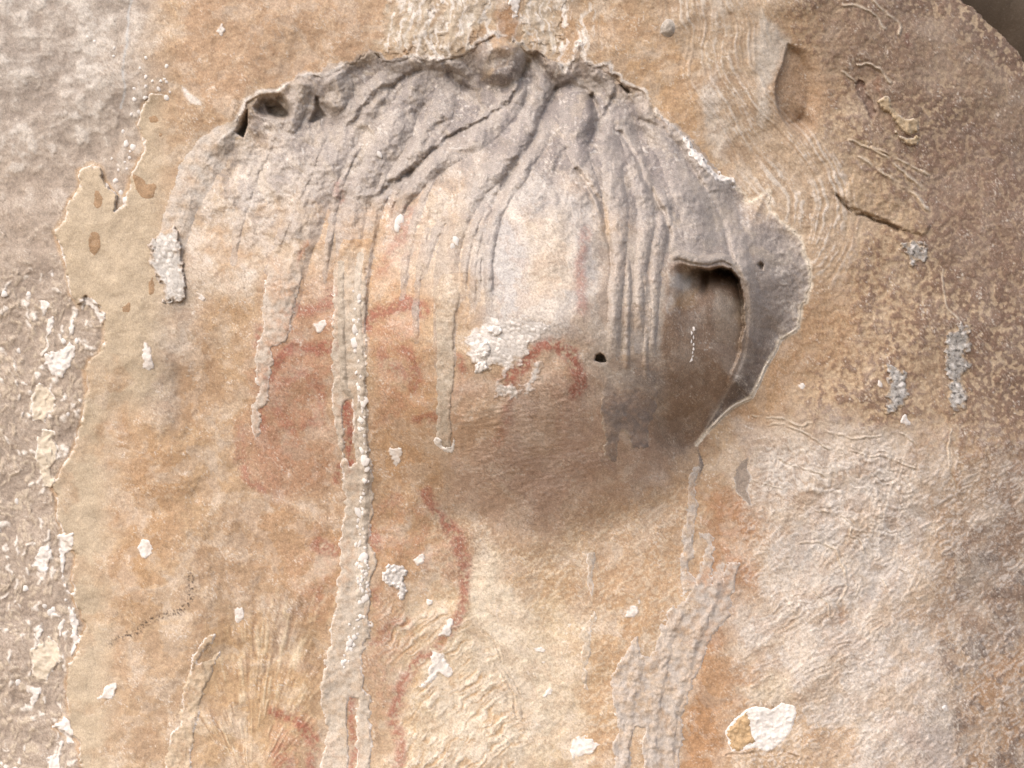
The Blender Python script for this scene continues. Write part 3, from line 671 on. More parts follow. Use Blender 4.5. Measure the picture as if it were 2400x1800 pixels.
# ------------------------------------------------------------------ the boss
def empty(name, px, py, label, cat, group=None):
    o = bpy.data.objects.new(name, None); scene.collection.objects.link(o)
    o.empty_display_size = 0.02
    i, j = np.searchsorted(ys, py), np.searchsorted(xs, px)
    o.location = to_world(px, py, float(hW[i, j]))
    return tag(o, label, cat, group)
sl = win(BOSS, 30)
boss = empty("rock_boss", 1330, 800, "large rounded rock bulge with grey flowstone ribs fanning down from its rim", "rock bulge")
hb = np.where(d_boss > 0, hB, hW - (0.3 + 5 * np.maximum(sm(d_rim, 60, 20), sm(X, 1620, 1640) * (Y < 1042))))
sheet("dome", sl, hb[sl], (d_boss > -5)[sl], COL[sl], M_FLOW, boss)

# ------------------------------------------------------------------ crusts, ribs and flakes that ride on the surface below
def ride(name, polys, thick, col, mat, parent=None, jag=0.6, edge=5, relief=2.0, wl=16, rim=0.0, rimcol='f1eadf', lines=(), fade=None, round_=False, cellular=0, holes=(), base_mix=0.0, dark=0.0, blend=None, soft=0.9, wide=1.0, top=None, ebl=0.0, dirt=0.0):
    global T
    allp = [p for q in list(polys) + list(lines) for p in q]
    sl = win(allp, 26)
    x, y = X[sl], Y[sl]
    jx, jy = x + (WX[sl] - x) * 0.12, y + (WY[sl] - y) * 0.12
    d = np.full(x.shape, -1e9, f32); prof = np.zeros(x.shape, f32)
    for q in polys: d = np.maximum(d, sdf_poly(jx, jy, q if len(q) > 9 else curve(list(q) + [q[0]], 3)))
    for q in lines:
        dl, dist, hw, al = sdf_line(jx, jy, curve([(p[0], p[1], p[2] * wide) for p in q], 5))
        d = np.maximum(d, dl)
        prof = np.maximum(prof, np.clip(1 - (dist / np.maximum(hw, 1)) ** 2, 0, 1) ** soft * sm(al, 0.0, 0.1) * sm(al, 1.0, 0.82))
    for q in holes: d = np.minimum(d, -sdf_poly(jx, jy, q))
    d = d + JAG[sl] * jag + JAG2[sl] * jag * 1.2
    if round_ and lines: p = prof * sm(d, -1, 3)
    else: p = sm(d, -0.5, edge)
    t = thick * p
    if fade is not None: t = t * fade[sl]
    tf = 1.0
    if top is not None: tf = sm(y, top[0], top[1])
    t = t * tf
    n = fbm(x, y, wl, 3, 91 + int(allp[0][0]) % 40)
    if cellular:
        a1, a2, aid = worley(x + 3 * N14[sl], y + 3 * N7[sl], cellular, int(allp[0][1]) % 13)
        cell = sm(a2 - a1, 0.0, 0.6) * (0.25 + 0.75 * aid)
        t = t + relief * p * cell
    else: t = t + relief * p * n * tf
    if round_ and lines:
        stri = perlin(dist / 4.5 + 2 * N40[sl], al * 14, 93)
        t = t + 1.3 * stri * p
    fd = tf if fade is None else fade[sl] * tf
    h = np.where(d > 0, T[sl] + np.maximum(t, 0.2), T[sl] - (0.25 + min(3.5, abs(thick)) * fd * (0.15 if round_ else 1.0))).astype(f32)
    c = np.empty(x.shape + (3,), f32); c[:] = C(col)
    if base_mix: c = c + (COL[sl] - c) * base_mix
    c = c * (1 + 0.13 * n + 0.08 * N7[sl])[..., None]
    if cellular:
        c = c + (C('8f8070') - c) * (0.5 * sm(a2 - a1, 0.13, 0.0))[..., None]
        c = c + (C('f6f1e8') - c) * (0.6 * sm(a2 - a1, 0.3, 0.6) * (aid > 0.3))[..., None]
        c = c * (0.8 + 0.3 * aid)[..., None]
    if dark: c = c + (C('4a4642') - c) * (dark * sm(fbm(x, y, 9, 2, 95), 0.25, 0.55))[..., None]
    if dirt: c = c + (COL[sl] - c) * (dirt * np.clip(0.5 + 0.8 * N40[sl] + 0.6 * N14[sl], 0, 1))[..., None]
    if rim:
        rr_ = rim * sm(d, 5.0, 0.5) * sm(N40[sl] + 0.8 * N14[sl], -0.35, 0.25) * tf
        c = c + (C(rimcol) - c) * rr_[..., None]
    if ebl: c = c + (COL[sl] - c) * (sm(d + 6 * N14[sl] + 5 * N40[sl], ebl, 0.0) * 0.9)[..., None]
    if top is not None: c = c + (COL[sl] - c) * (1 - tf)[..., None]
    if blend is not None:
        c = c + (COL[sl] - c) * blend(x, y)[..., None]
    o = sheet(name, sl, h, d > -4.5, np.clip(c, 0.01, 0.88), mat, parent)
    T[sl] = np.where(d > 0, np.maximum(T[sl], h), T[sl])
    return o

# cream sheet on the left with its broken white edge
sheet_fade = sm(X, 600, 430) * sm(d_sheet, 0, 12)
cs = empty("calcite_sheet", 300, 1000, "wide smooth cream crust on the left with a ragged white left edge", "mineral crust")
slp = LEFT_OUT + [(600,1900),(600,1500),(540,1100),(450,900),(410,700),(410,520),(420,400),(420,300),(410,230)]
ride("crust_layer", [slp], 13, 'c6b08e', M_CRUST, cs, jag=0.8, edge=5, relief=1.2, wl=40, rim=0.9, fade=sm(np.interp(ys, [220,300,400,520,700,900,1100,1500,1900], [405,415,415,405,405,445,535,595,595])[:, None] - X, 8, 150),
     blend=lambda x, y: np.clip(sm(x, 210, 300 + 0 * y) * sm(y, 900, 1000) + sm(x, 330, 430) + 0.55 * sm(fbm(x, y, 90, 3, 97), 0.0, 0.4) * sm(y, 760, 900), 0, 1))
for q in ([(217,478),(224,448),(234,455),(240,478),(228,490)], [(207,560),(216,542),(232,548),(236,575),(226,598),(212,592)], [(309,405),(335,418),(342,432),(366,430),(360,462),(335,465),(316,440)],
          [(352,276),(366,272),(372,284),(356,290)], [(345,660),(358,650),(360,685),(348,688)], [(284,722),(302,712),(304,728),(290,734)], [(374,308),(382,312),(380,320),(372,318)]):
    ride("worn_spot", [q], 0.8, 'b08a60', M_CRUST, cs, jag=0.3, edge=4, relief=0.5)

# flowing ribs of the boss (parts of it)
RIBS = [  # centre line x, y, half-width ; height
 ([(545,300,16),(505,345,30),(468,400,36),(440,460,30),(418,520,28),(400,580,27),(392,640,24)], 11),
 ([(715,185,16),(700,230,20),(690,280,16),(672,320,10)], 14), ([(780,175,22),(800,215,26),(770,260,16)], 16),
 ([(930,160,18),(880,215,24),(840,270,28),(800,335,28),(765,400,28),(735,470,30),(705,540,34),(680,610,36),(665,690,34),(655,760,26)], 15),
 ([(1000,170,20),(960,240,28),(925,310,30),(890,375,30),(858,440,28),(835,500,28),(822,560,32),(816,640,34),(815,730,36),(816,820,36)], 18),
 ([(1050,200,16),(1035,260,24),(1005,320,20),(955,375,16),(915,425,14),(885,480,12),(868,540,12),(857,620,12),(850,720,10),(848,800,9)], 13),
 ([(1225,170,12),(1205,230,22),(1160,285,26),(1100,330,26),(1040,370,22),(985,420,18),(945,470,14),(925,530,10)], 20),
 ([(1262,170,14),(1275,215,18),(1245,270,20),(1215,330,22),(1170,390,22),(1120,440,20),(1080,505,20),(1055,580,22),(1046,660,24),(1044,750,23),(1042,850,20)], 18),
 ([(1290,290,12),(1255,350,14),(1215,420,14),(1175,480,12),(1150,560,11),(1145,650,10),(1148,730,8)], 13),
 ([(1100,440,8),(1050,500,9),(1010,570,9),(985,650,8)], 7), ([(1130,480,8),(1108,540,9),(1092,610,9),(1080,700,8)], 8),
 ([(1330,260,18),(1350,310,24),(1355,360,20),(1380,410,14),(1398,460,11),(1410,520,9)], 14),
 ([(1420,290,16),(1425,350,20),(1440,420,20),(1452,500,18),(1450,580,16),(1445,680,14),(1440,780,13),(1438,860,12)], 13),
 ([(1445,250,16),(1470,310,18),(1490,380,18),(1510,450,18),(1515,530,16),(1505,620,13),(1500,720,11),(1500,820,10)], 14),
 ([(1500,235,14),(1525,290,18),(1560,350,22),(1590,410,26),(1620,470,28),(1640,540,30),(1650,590,28)], 16),
 ([(1540,430,10),(1560,500,14),(1545,580,14),(1535,660,11),(1530,760,9),(1528,850,8)], 10),
 ([(1470,600,6),(1474,700,7),(1468,800,7),(1472,880,6)], 7), ([(1515,640,5),(1518,740,6),(1512,840,6),(1518,900,6)], 6),
 ([(1580,300,12),(1625,360,16),(1665,420,18),(1700,480,18),(1722,550,18),(1745,630,16),(1765,700,14),(1765,780,12)], 10),
 ([(770,300,6),(725,400,8),(692,480,8),(655,560,8),(628,640,7)], 6), ([(845,330,6),(803,420,8),(783,500,8),(768,580,7),(762,660,5)], 6),
 ([(1015,420,6),(978,500,8),(952,600,8),(942,700,6)], 6), ([(1000,540,5),(980,640,7),(975,740,6),(978,800,5)], 5), ([(1128,530,5),(1112,630,7),(1106,730,6)], 6),
 ([(640,330,6),(595,420,9),(562,520,10),(548,610,8)], 5), ([(905,400,5),(880,470,7),(866,560,7)], 6), ([(1185,420,5),(1160,500,6),(1128,600,6),(1120,700,5)], 6),
 ([(1000,140,12),(1040,150,14),(1085,160,12),(1110,185,8)], 12), ([(1390,170,10),(1420,190,14),(1440,230,10)], 10)]
grad = lambda x, y: np.clip(0.55 + 0.4 * fbm(x, y, 60, 2, 99), 0.2, 0.95)
for k_, (pts, t) in enumerate(RIBS):
    ride("flow_rib", [], t * 0.85, 'c3b8a9' if k_ == 0 else 'b0a498', M_FLOW, boss, jag=0.7, relief=2.2, wl=18, lines=[pts], round_=True, blend=grad if k_ else (lambda x, y: np.clip(0.4 + 0.5 * fbm(x, y, 30, 2, 99), 0, 1)), soft=1.15, wide=1.3)
ride("hood_lip", [], 12, 'b3a594', M_FLOW, boss, jag=0.5, relief=2, lines=[[(1570,608,8),(1592,598,11),(1620,606,12),(1660,612,12),(1692,606,11),(1715,616,9),(1736,645,6)]], round_=True, blend=grad)

ride("fin_edge", [], 3.5, 'e8dac2', M_FLOW, boss, jag=0.25, relief=0.8, lines=[[(1871,766,2.5),(1831,795,3),(1817,824,3),(1795,860,3),(1784,886,3),(1766,922,4),(1759,933,4),(1723,951,4),(1701,969,4),(1680,991,4),(1654,1016,4),(1632,1042,4)]], round_=True)
# nodular white end of the leftmost rib
ride("nodular_tip", [[(350,580),(372,545),(420,540),(428,600),(432,650),(427,700),(384,708),(383,672),(358,640)]], 9, 'd6d0c5', M_WHITE, boss, jag=1.4, relief=2.5, cellular=12, rim=0.3, ebl=12)

# long mineral runs
def run(label, **k):
    P0 = k["polys"][0]; r = empty("mineral_run", sum(p[0] for p in P0) / len(P0), max(p[1] for p in P0), label, "mineral streak", "mineral runs down the rock face")
    k.setdefault("mat", M_CRUST); mat = k.pop("mat")
    ride("crust", k.pop("polys"), k.pop("thick", 8), k.pop("col", 'beae98'), mat, r, **k)
    return r
run("narrow grey-cream run with white edges, hanging left of the long beaded run",
    polys=[[(672,560),(722,560),(716,600),(705,672),(687,745),(673,803),(640,813),(637,875),(629,922),(629,947),(611,965),(608,1009),(600,1034),(586,1041),(593,1027),(586,969),(593,944),(611,915),(597,875),(600,810),(615,770),(611,719),(622,672),(629,600)]],
    thick=3, col='cfc0ad', rim=0.9, jag=0.9, relief=2, top=(560, 680), dirt=0.7)
LONG = [(800,560),(792,600),(781,650),(778,700),(777,800),(780,900),(785,970),(792,1040),(800,1100),(806,1190),(797,1272),(792,1360),(785,1430),(766,1525),(748,1634),(765,1706),(752,1797),(752,1840),(869,1840),
        (869,1797),(869,1634),(854,1616),(847,1543),(867,1489),(869,1363),(883,1316),(867,1272),(872,1197),(874,1106),(865,1034),(858,925),(858,820),(862,700),(866,620),(868,560)]
longrun = run("longest cream-grey run with a string of white beads down to the bottom edge", polys=[LONG], thick=3.5, col='ccbda7', rim=0.9, jag=0.9, relief=2, wl=22, top=(560, 680), dirt=0.5,
              holes=[[(816,1634),(838,1640),(836,1720),(832,1845),(812,1845),(818,1720)], [(806,944),(823,938),(830,998),(826,1034),(836,1085),(818,1094),(806,1052)]])
ride("inner_ridge", [], 4, 'c0b099', M_CRUST, longrun, lines=[[(800,620,8),(798,700,9),(802,800,9),(806,900,8),(826,930,5)]], round_=True, jag=0.4)
ride("inner_ridge", [], 5, 'cabba5', M_CRUST, longrun, lines=[[(845,600,9),(838,700,9),(842,800,10),(845,900,10),(850,1000,11),(856,1100,12),(852,1200,12),(850,1300,13),(845,1400,12),(835,1500,12)]], round_=True, jag=0.4)
run("straight beige run ending square beside the white popcorn crust",
    polys=[[(1030,640),(1085,640),(1076,700),(1068,745),(1064,853),(1060,907),(1057,944),(1059,998),(1060,1027),(1057,1052),(1035,1048),(1022,1027),(1024,962),(1021,889),(1024,745),(1017,690)]],
    thick=4, col='c3b39b', rim=0.15, jag=0.5, relief=1.5, mat=M_FLOW, top=(640, 760), dirt=0.4)
ride("white_end", [[(1020,1024),(1034,1028),(1037,1046),(1058,1046),(1061,1022),(1066,1028),(1062,1060),(1034,1056),(1018,1040)]], 3, 'efe8dc', M_WHITE, bpy.data.objects["mineral_run.002"], jag=0.4)
run("wide grey run splitting into two dark tongues under the small hole",
    polys=[[(1420,840),(1415,889),(1408,947),(1411,991),(1422,1027),(1411,1070),(1422,1077),(1447,1085),(1444,1070),(1451,1020),(1465,1009),(1476,1034),(1480,1048),(1509,1054),(1520,1045),(1520,1005),(1523,994),(1541,958),(1538,925),(1541,871),(1538,820)]],
    thick=2.5, col='9c8e84', rim=0.8, rimcol='ddcdb3', jag=0.8, relief=1.6, top=(850, 960), dirt=0.5)
run("broad grey streaked run with pale edges at the lower right of the bulge",
    polys=[[(1701,1319),(1734,1318),(1723,1370),(1708,1446),(1669,1489),(1647,1551),(1622,1609),(1607,1670),(1600,1706),(1592,1840),(1433,1840),(1444,1706),(1440,1670),(1429,1580),(1455,1536),(1473,1511),(1490,1485),(1500,1492),(1490,1530),(1516,1544),(1541,1511),(1549,1468),(1567,1431),(1600,1406),(1630,1365),(1665,1372),(1690,1360)],
           [(1622,1096),(1639,1098),(1631,1150),(1630,1210),(1625,1260),(1618,1330),(1640,1375),(1598,1400),(1600,1250),(1610,1180),(1615,1130)],
           [(1640,1251),(1669,1252),(1671,1300),(1668,1345),(1665,1390),(1630,1370),(1646,1310),(1650,1280)]],
    thick=3, col='c6b9aa', rim=0.8, jag=1.1, relief=3, wl=24, dirt=0.7, holes=[[(1490,1705),(1509,1706),(1505,1840),(1482,1840),(1478,1740)]])
apron = bpy.data.objects["mineral_run.004"]
for q in ([(1690,1330,8),(1670,1420,9),(1630,1500,10),(1600,1600,10),(1575,1700,9),(1568,1830,9)], [(1600,1420,7),(1570,1500,9),(1550,1600,9),(1535,1700,8),(1530,1830,8)], [(1500,1560,8),(1480,1640,8),(1470,1740,8),(1460,1830,8)]):
    ride("streak_ridge", [], 3.5, 'c4b7a8', M_CRUST, apron, lines=[q], round_=True, soft=1.2, wide=1.4, jag=1.1, relief=3, dirt=0.5)
run("forked pale run with white edges at the lower left",
    polys=[[(488,1489),(503,1486),(499,1507),(467,1536),(459,1562),(481,1554),(521,1518),(517,1536),(492,1591),(481,1627),(470,1663),(463,1706),(452,1735),(448,1786),(445,1840),(383,1840),(387,1771),(398,1743),(401,1710),(423,1699),(427,1659),(430,1609),(448,1547),(467,1518)]],
    thick=2.5, col='d0b793', rim=1.0, jag=0.9, relief=2, dirt=0.8)
run("short grey dash on orange rock below the bulge", polys=[[(1373,1300),(1384,1296),(1394,1302),(1390,1340),(1392,1395),(1382,1392),(1374,1345)]], thick=2, col='c8b9a5', rim=0.8, jag=0.6, dirt=0.8)
run("thin branching grey crust on the bright rock near the bottom", polys=[[(1395,1432),(1402,1440),(1388,1456),(1380,1470),(1388,1500),(1382,1540),(1374,1565),(1378,1620),(1368,1618),(1362,1560),(1364,1500),(1355,1490),(1366,1470),(1376,1445)]], thick=2, col='cdbca3', rim=0.9, jag=0.9, dirt=0.8)
run("small grey lens-shaped crust right of the bulge foot", polys=[[(1760,1068),(1748,1095),(1762,1120),(1752,1150),(1762,1185),(1738,1172),(1720,1140),(1722,1105),(1738,1080)]], thick=-3, col='a39280', rim=0.6, jag=0.5)
# pale streaks coming over the rim at the top
for q, lb in (([(898,-40),(1000,-40),(1010,60),(1000,132),(965,125),(945,138),(905,132),(895,60)], "pale flaky run at the top edge, left of the knob"),
              ([(1040,-40),(1145,-40),(1138,40),(1120,85),(1095,118),(1060,128),(1035,100)], "pale streaky run at the top edge, just above the knob"),
              ([(1225,-40),(1305,-40),(1312,60),(1300,130),(1270,110),(1235,105),(1220,50)], "pale run with brown slits at the top edge, right of the knob")):
    run(lb, polys=[q], thick=1.5, col='d3c3a8', rim=0.7, jag=3.2, relief=2, wl=24, ebl=12, dirt=0.7, blend=lambda x, y: np.clip(0.55 + 0.7 * fbm(x, y * 0.3, 17, 3, 101), 0, 1))

# popcorn crust
pc = empty("popcorn_crust", 1180, 850, "cracked white popcorn crust on the bulge beside the red arc", "mineral crust")
ride("crust", [[(1090,800),(1105,775),(1150,755),(1200,750),(1270,752),(1282,770),(1262,800),(1240,815),(1215,850),(1185,885),(1170,862),(1130,870),(1098,850)],
               [(1150,895),(1165,875),(1190,900),(1215,905),(1240,880),(1250,850),(1272,852),(1265,885),(1245,915),(1220,935),(1195,940),(1165,925)]],
     1.2, 'e6dfd5', M_WHITE, pc, jag=2.2, relief=2.2, cellular=11, ebl=14)
for q in ([(1118,815),(1135,800),(1150,815),(1140,840),(1120,838)], [(1140,770),(1165,762),(1178,778),(1155,790)], [(1110,855),(1135,845),(1140,868),(1115,875)]):
    ride("crust_lump", [q], 5, 'f0ebe2', M_WHITE, pc, jag=0.8, relief=5, cellular=11)

# white flakes and spots, one thing each
FLAKES = [
 ([(87,889),(105,904),(123,925),(134,962),(112,969),(108,991),(80,980),(72,944)], "pointed cream flake with a white edge, upper of the two large left ones", 0.75),
 ([(101,1005),(127,1012),(137,1045),(130,1077),(121,1100),(127,1125),(118,1150),(100,1140),(90,1110),(81,1070),(87,1034)], "long cream flake with a white edge, lower of the two large left ones", 0.75),
 ([(101,824),(123,821),(163,806),(174,817),(166,850),(141,886),(108,864)], "white flake with a tan middle above the large cream flakes", 1),
 ([(90,705),(105,703),(112,719),(98,741)], "small pale drop-shaped flake near the left edge", 1), ([(112,745),(127,741),(119,784),(105,788)], "slim white flake under the drop-shaped one", 1),
 ([(108,640),(123,629),(127,651)], "topmost little white flake on the nodular left ground", 1), ([(163,752),(177,748),(177,781),(163,784)], "small white flake tight against the cream sheet", 1),
 ([(76,1323),(98,1280),(123,1280),(119,1316),(101,1345)], "white and cream flake lower left, above the rounded lobe", 1),
 ([(72,1526),(108,1497),(134,1504),(145,1544),(119,1576),(105,1594),(76,1583)], "rounded cream lobe with white rim at the lower left", 0.7),
 ([(87,1468),(101,1460),(101,1486),(87,1500)], "narrow white flake just above the rounded lobe", 1), ([(72,1612),(94,1609),(87,1641),(71,1652)], "white flake just below the rounded lobe", 1),
 ([(112,1775),(134,1761),(145,1793),(137,1812),(112,1810)], "white flake at the bottom left corner", 1), ([(130,1739),(148,1739),(141,1753)], "tiny white flake above the bottom left flake", 1),
 ([(134,1460),(152,1453),(141,1497)], "slender white sliver beside the edge of the cream sheet", 1),
 ([(138,1258),(162,1248),(172,1262),(160,1300),(150,1340),(166,1380),(150,1392),(143,1330)], "upper upright white strip along the ragged edge of the cream sheet", 1),
 ([(150,1402),(168,1420),(186,1470),(180,1520),(160,1552),(170,1500),(162,1450)], "lower upright white strip along the ragged edge of the cream sheet", 1),
 ([(125,1703),(150,1668),(166,1690),(172,1745),(150,1730)], "white wedge on the edge of the cream sheet near the bottom", 1),
 ([(184,700),(205,690),(232,712),(248,742),(240,760),(225,735),(205,716),(190,722)], "curved white rim around the notch in the cream sheet", 1),
 ([(322,1283),(333,1261),(354,1272),(358,1294),(344,1312),(329,1301)], "white spot with grey rim on the tan wall, left of centre height", 1),
 ([(231,1638),(246,1609),(268,1601),(271,1623),(253,1645)], "bright white oval spot on the tan crust at the lower left", 1),
 ([(543,1424),(575,1424),(571,1450),(553,1460)], "round white spot above the radiating fibres", 1),
 ([(333,864),(336,810),(347,803),(358,824),(358,868)], "upright white lens-shaped spot on the cream crust", 1), ([(457,690),(462,684),(479,700),(474,708)], "small slanting white dash below the leftmost rib", 1),
 ([(730,759),(760,745),(763,763),(745,781)], "white spot between two runs above the red band", 1), ([(912,1056),(934,1048),(941,1070),(927,1092),(916,1080)], "white oval spot right of the long beaded run", 1),
 ([(995,1403),(1017,1406),(1006,1424)], "small white square chip beside the long red line", 1), ([(506,72),(521,54),(528,69),(517,85)], "white chip on the ochre field at the upper left", 1),
 ([(1043,1455),(1058,1450),(1060,1480),(1050,1490),(1028,1486)], "white crust patch lying on the long red line", 1),
 ([(1010,1520),(1040,1530),(1060,1560),(1055,1585),(1030,1575),(1010,1600),(985,1610),(1010,1570)], "branching white patch right of the red line's lower bend", 0.95),
 ([(1248,1518),(1270,1516),(1282,1526),(1260,1530)], "small white streak on bright rock, upper of a pair", 1), ([(1262,1546),(1280,1550),(1276,1560)], "small white streak on bright rock, lower of a pair", 1),
 ([(1270,1632),(1285,1612),(1294,1618),(1282,1634)], "slanting white chip on the bright rock at the bottom", 1), ([(1338,1745),(1355,1725),(1385,1728),(1404,1745),(1385,1765),(1360,1770),(1340,1785)], "lumpy white cluster near the bottom, right of centre", 1),
 ([(1462,1450),(1476,1417),(1498,1431),(1487,1446)], "white triangular chip left of the broad grey run", 0.9), ([(1488,1402),(1503,1395),(1498,1414)], "tiny white chip above the triangular one", 1),
 ([(1330,1458),(1342,1462),(1334,1470)], "tiny white chip left of the branching grey crust", 1),
 ([(1698,1714),(1723,1685),(1756,1659),(1788,1656),(1806,1661),(1831,1648),(1864,1656),(1868,1674),(1853,1717),(1835,1739),(1799,1761),(1774,1753),(1752,1757),(1716,1761),(1705,1743)], "large bright white patch at the lower right", 1.1),
 ([(1598,310),(1622,338),(1645,364),(1668,390),(1690,414),(1716,419),(1716,428),(1692,432),(1668,416),(1640,388),(1612,358),(1596,332)], "long white band of crust along the upper right rim of the bulge", 1),
 ([(2110,991),(2121,969),(2132,994)], "small white triangle under the lens-shaped lichen", 1), ([(2056,904),(2061,889),(2070,907)], "small white chip left of the lens-shaped lichen", 1),
 ([(1874,906),(1882,898),(1891,908),(1884,916)], "lone white dot on brown rock right of the bulge", 1), ([(970,1312),(985,1295),(1003,1298),(1000,1310),(985,1320),(978,1330)], "small white loop of crust right of the long run", 1),
 ([(1188,-30),(1216,-30),(1222,18),(1206,38),(1196,20)], "grey-white crystalline patch at the top edge above the knob", 0.85), ([(2205,1658),(2216,1652),(2222,1664),(2212,1668)], "tiny white speck in the lower right corner area", 1)]
for q, lb, w in FLAKES:
    r = ride("calcite_flake", [q], 2.0, 'efe9df' if w > 0.8 else 'e2d1b3', M_WHITE, None, jag=(0.3 if w > 1.05 else 0.55) if len(q) < 5 or w > 1.05 else 0.9, edge=4, relief=1.4, wl=11, rim=0.9, rimcol='f6f2ea', dirt=(0.0 if w > 1.05 else 0.3) if w > 0.8 else 0.1, ebl=0 if w > 1.05 else 3)
    if r: tag(r, lb, "white flake", "white flakes and spots on the rock")
ride("bare_corner", [[(1703,1722),(1725,1692),(1752,1672),(1760,1690),(1762,1718),(1772,1735),(1750,1752),(1718,1755)]], 2.5, 'd2ab76', M_CRUST,
     next(o for o in bpy.data.objects if o.get("label") == "large bright white patch at the lower right"), jag=1.0, relief=3)
r = ride("popcorn_crust", [[(895,1345),(910,1325),(935,1322),(955,1345),(950,1365),(960,1390),(940,1402),(925,1375),(900,1372)]], 5, 'efe9df', M_WHITE, None, jag=1.2, relief=6, cellular=12)
tag(r, "clump of small white grains right of the long beaded run", "mineral crust")

# lichens on the right
for q, lb in (([(2211,792),(2233,774),(2251,752),(2276,756),(2280,774),(2269,781),(2276,817),(2269,860),(2262,882),(2269,918),(2262,954),(2237,965),(2215,933),(2222,889),(2211,860)], "tall grey and white lichen near the right edge"),
              ([(2077,857),(2106,857),(2128,889),(2135,915),(2114,951),(2088,973),(2074,965),(2081,925)], "lens-shaped pale lichen left of the tall one"),
              ([(2114,572),(2130,565),(2157,562),(2171,590),(2165,610),(2145,618),(2125,605),(2118,590)], "small grey lichen below the cracked slab")):
    r = ride("lichen", [q], 3.5, 'b9b4ab', M_LICHEN, None, jag=1.9, relief=2.6, cellular=15, rim=0.2, dark=0.8, wl=9, ebl=12)
    tag(r, lb, "lichen", "lichens on the brown rock")
# slabs and ledges, upper right
r = ride("rock_slab", [[(1965,460),(1985,430),(1998,401),(2052,430),(2114,470),(2161,497),(2182,524),(2175,543),(2161,557),(2108,535),(2067,517),(2027,500),(1990,486)]], 8, 'b99a72', M_ROCK, None, jag=0.7, edge=9, relief=2, wl=20,
         blend=lambda x, y: np.clip(0.6 + 0.6 * fbm(x, y, 26, 2, 103), 0, 1))
tag(r, "thin cracked slab lifting from the brown rock at the upper right", "rock slab")
for q, lb in (([(2081,224),(2099,260),(2121,278),(2150,282),(2152,307),(2124,317),(2099,282),(2056,243),(2060,232)], "pale crooked rock flake beside the dark scar"),
              ([(2095,298),(2124,322),(2150,318),(2152,334),(2124,338),(2100,315)], "small tan rock flake below the crooked one")):
    r = ride("rock_flake", [q], 9, 'c2a67c', M_ROCK, None, jag=0.7, edge=5, relief=3, rim=0.7, rimcol='dfd2bd')
    tag(r, lb, "rock flake", "rock flakes at the upper right")
r = ride("mud_nest", [curve([(1545,62),(1552,48),(1566,42),(1578,50),(1582,70),(1572,84),(1558,86),(1545,76)], 3)], 9, 'b9ae9e', M_CRUST, None, jag=0.1, edge=14, relief=1, rim=0.4)
tag(r, "small smooth grey oval lump on the ochre rock near the top", "lump")

# ------------------------------------------------------------------ beads and nubs (small domes, shared meshes)
R = random.Random(5)
def nub_mesh(k):
    rr_ = random.Random(100 + k)
    vs, fs_ = [], []
    n = 8
    rad = [1 + rr_.uniform(-0.25, 0.25) for _ in range(n)]
    for ring, (r_, h_) in enumerate(((1.0, -0.25), (0.92, 0.2), (0.55, 0.52))):
        for i in range(n):
            a_ = 2 * math.pi * i / n
            vs.append((r_ * rad[i] * math.cos(a_), -h_ + rr_.uniform(-.06, .06), r_ * rad[i] * math.sin(a_)))
    vs.append((0, -0.6, 0))
    for ring in range(2):
        for i in range(n):
            b0, b1 = ring * n + i, ring * n + (i + 1) % n
            fs_.append((b0, b1, b1 + n, b0 + n))
    for i in range(n): fs_.append((2 * n + i, 2 * n + (i + 1) % n, 3 * n))
    me = bpy.data.meshes.new("nub"); me.from_pydata(vs, [], fs_)
    me.polygons.foreach_set("use_smooth", np.ones(len(me.polygons), bool))
    at = me.attributes.new("mineral", 'FLOAT_COLOR', 'POINT')
    c4 = np.ones((len(vs), 4), f32); c4[:, :3] = C('f0eae0') * (0.98 if k % 3 else 0.85)
    at.data.foreach_set("color", c4.ravel())
    me.materials.append(M_NUB)
    return me
NUBS = [nub_mesh(k) for k in range(6)]
def nub(name, px, py, r_, parent=None, asp=1.0):
    i = min(np.searchsorted(ys, py), NY - 1); j = min(np.searchsorted(xs, px), NX - 1)
    o = bpy.data.objects.new(name, NUBS[R.randrange(6)])
    scene.collection.objects.link(o)
    x, y, z = to_world(px, py, T[i, j])
    o.location = (x, y, z)
    o.scale = (r_ * S * R.uniform(0.8, 1.2), min(r_, 7) * S * 0.55, r_ * S * asp)
    o.rotation_euler = (0, R.uniform(-0.5, 0.5), 0)
    if parent is not None: attach(o, parent)
    return o
# string of beads along the long run
line = curve([(838,690),(838,730),(837,790),(838,850),(845,907),(848,955),(848,990),(852,1025),(858,1070),(858,1105),(856,1150),(846,1210),(848,1270),(850,1320),(852,1345),(852,1380),(843,1430),(828,1480),(815,1530),(808,1570)], 5)
for k, p in enumerate(line):
    if R.random() < 0.22: continue
    big = R.random() < 0.2
    nub("bead", p[0] + R.uniform(-8, 7), p[1] + R.uniform(-8, 8), R.uniform(7, 12) if big else R.uniform(2.5, 5.5), longrun, R.uniform(0.7, 1.7))
    if R.random() < 0.5: nub("bead", p[0] + R.uniform(-11, 10), p[1] + R.uniform(-10, 10), R.uniform(2, 3.5), longrun, R.uniform(0.8, 1.5))
    if k > 60 and R.random() < 0.7: nub("bead", p[0] + R.uniform(-16, 14), p[1] + R.uniform(-6, 6), R.uniform(3.5, 7.5), longrun, R.uniform(0.9, 1.3))
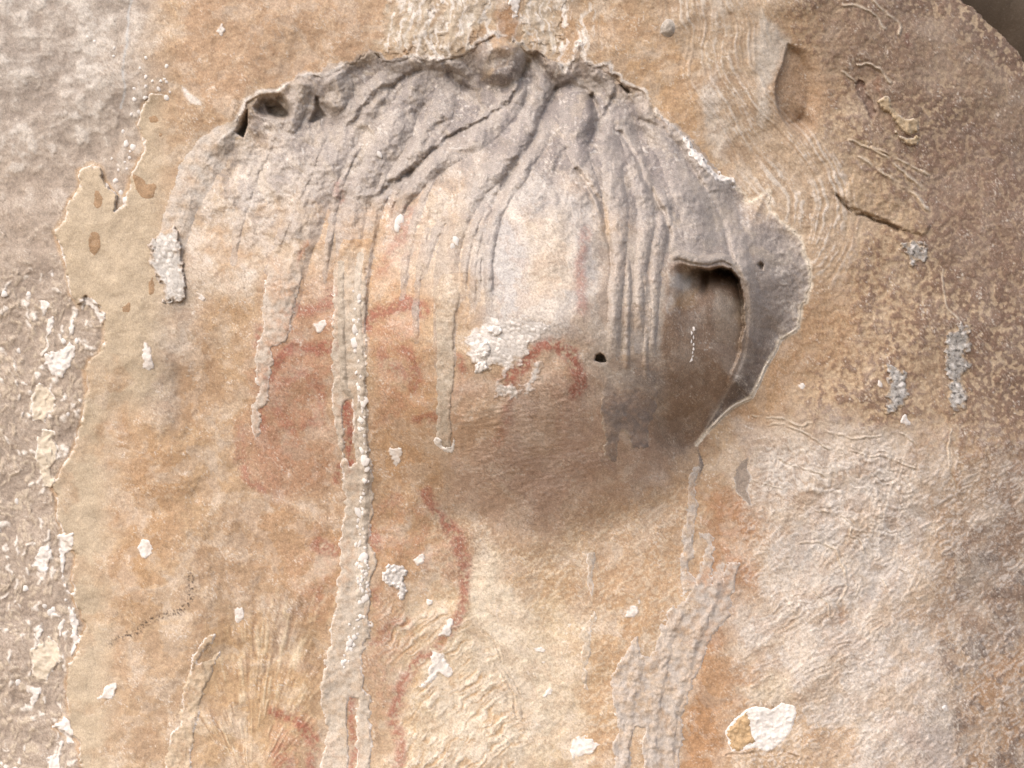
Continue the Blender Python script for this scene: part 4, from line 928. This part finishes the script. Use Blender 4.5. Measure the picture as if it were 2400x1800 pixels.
# white nubs left of the rim
for x, y, r_ in [(342,180,5),(357,190,4),(377,190,3.5),(390,192,4),(386,185,3.5),(372,208,5.5),(315,208,4.5),(391,229,7),(340,228,6),(315,233,5),(325,262,6),(308,268,4.5),(398,216,3.5),(341,203,5),
                 (296,338,7),(312,345,7),(305,355,4),(303,370,4.5),(278,398,4),(297,396,4),(270,424,7.5),(284,452,6),(294,470,9),(262,372,3.5),(292,380,3),(288,308,4),(342,135,4),(390,155,4),(222,97,5),(205,87,4),(268,113,3.5),(266,132,4),(328,160,3.5)]:
    tag(nub("calcite_nub", x, y, r_, None, R.uniform(0.8, 1.3)), "small white calcite nub in the cluster on grey rock left of the ochre field", "nub", "white nubs left of the ochre field")
for x, y, r_, lb in [(935,518,10,"largest white nub among the ribs, right of the long beaded run"),(930,535,6,"smaller white nub just under the largest one among the ribs"),
                    (1068,565,7,"upper white nub of the pair left of the pale bulge front"),(1060,578,5,"lower white nub of the pair left of the pale bulge front"),
                    (890,362,6,"topmost white nub on the grey ribs below the rim")]:
    tag(nub("calcite_nub", x, y, r_, None, 1.5), lb, "nub", "white nubs among the ribs")
for y in range(772, 846, 9):
    tag(nub("calcite_nub", 1622 + R.uniform(-4, 3), y, R.uniform(3, 4.5), None, 1.3), "tiny white nub in the dotted streak inside the hollow on the right", "nub", "white nubs inside the hollow")
nubs_w = [(10,690),(67,690),(45,822),(40,1175),(160,970),(150,800),(180,800),(105,1420),(125,1430),(118,1436),(42,1600),(60,1380)]
left_labels = ["white nub at the very left edge, level with the drop-shaped flake", "white nub between the left edge and the drop-shaped flake", "white nub left of the white flake with a tan middle",
    "white nub left of the lower end of the long cream flake", "white nub just right of the pointed cream flake", "white nub above the white flake with a tan middle", "white nub touching the cream sheet's notch on its left",
    "left white nub of three above the narrow flake", "right white nub of three above the narrow flake", "lowest white nub of three above the narrow flake", "white nub near the left edge beside the rounded cream lobe",
    "white nub below the white and cream flake at lower left"]
for (x, y), lb in zip(nubs_w, left_labels):
    tag(nub("calcite_nub", x, y, R.uniform(5, 8), None, 1.2), lb, "nub", "white nubs along the left edge")
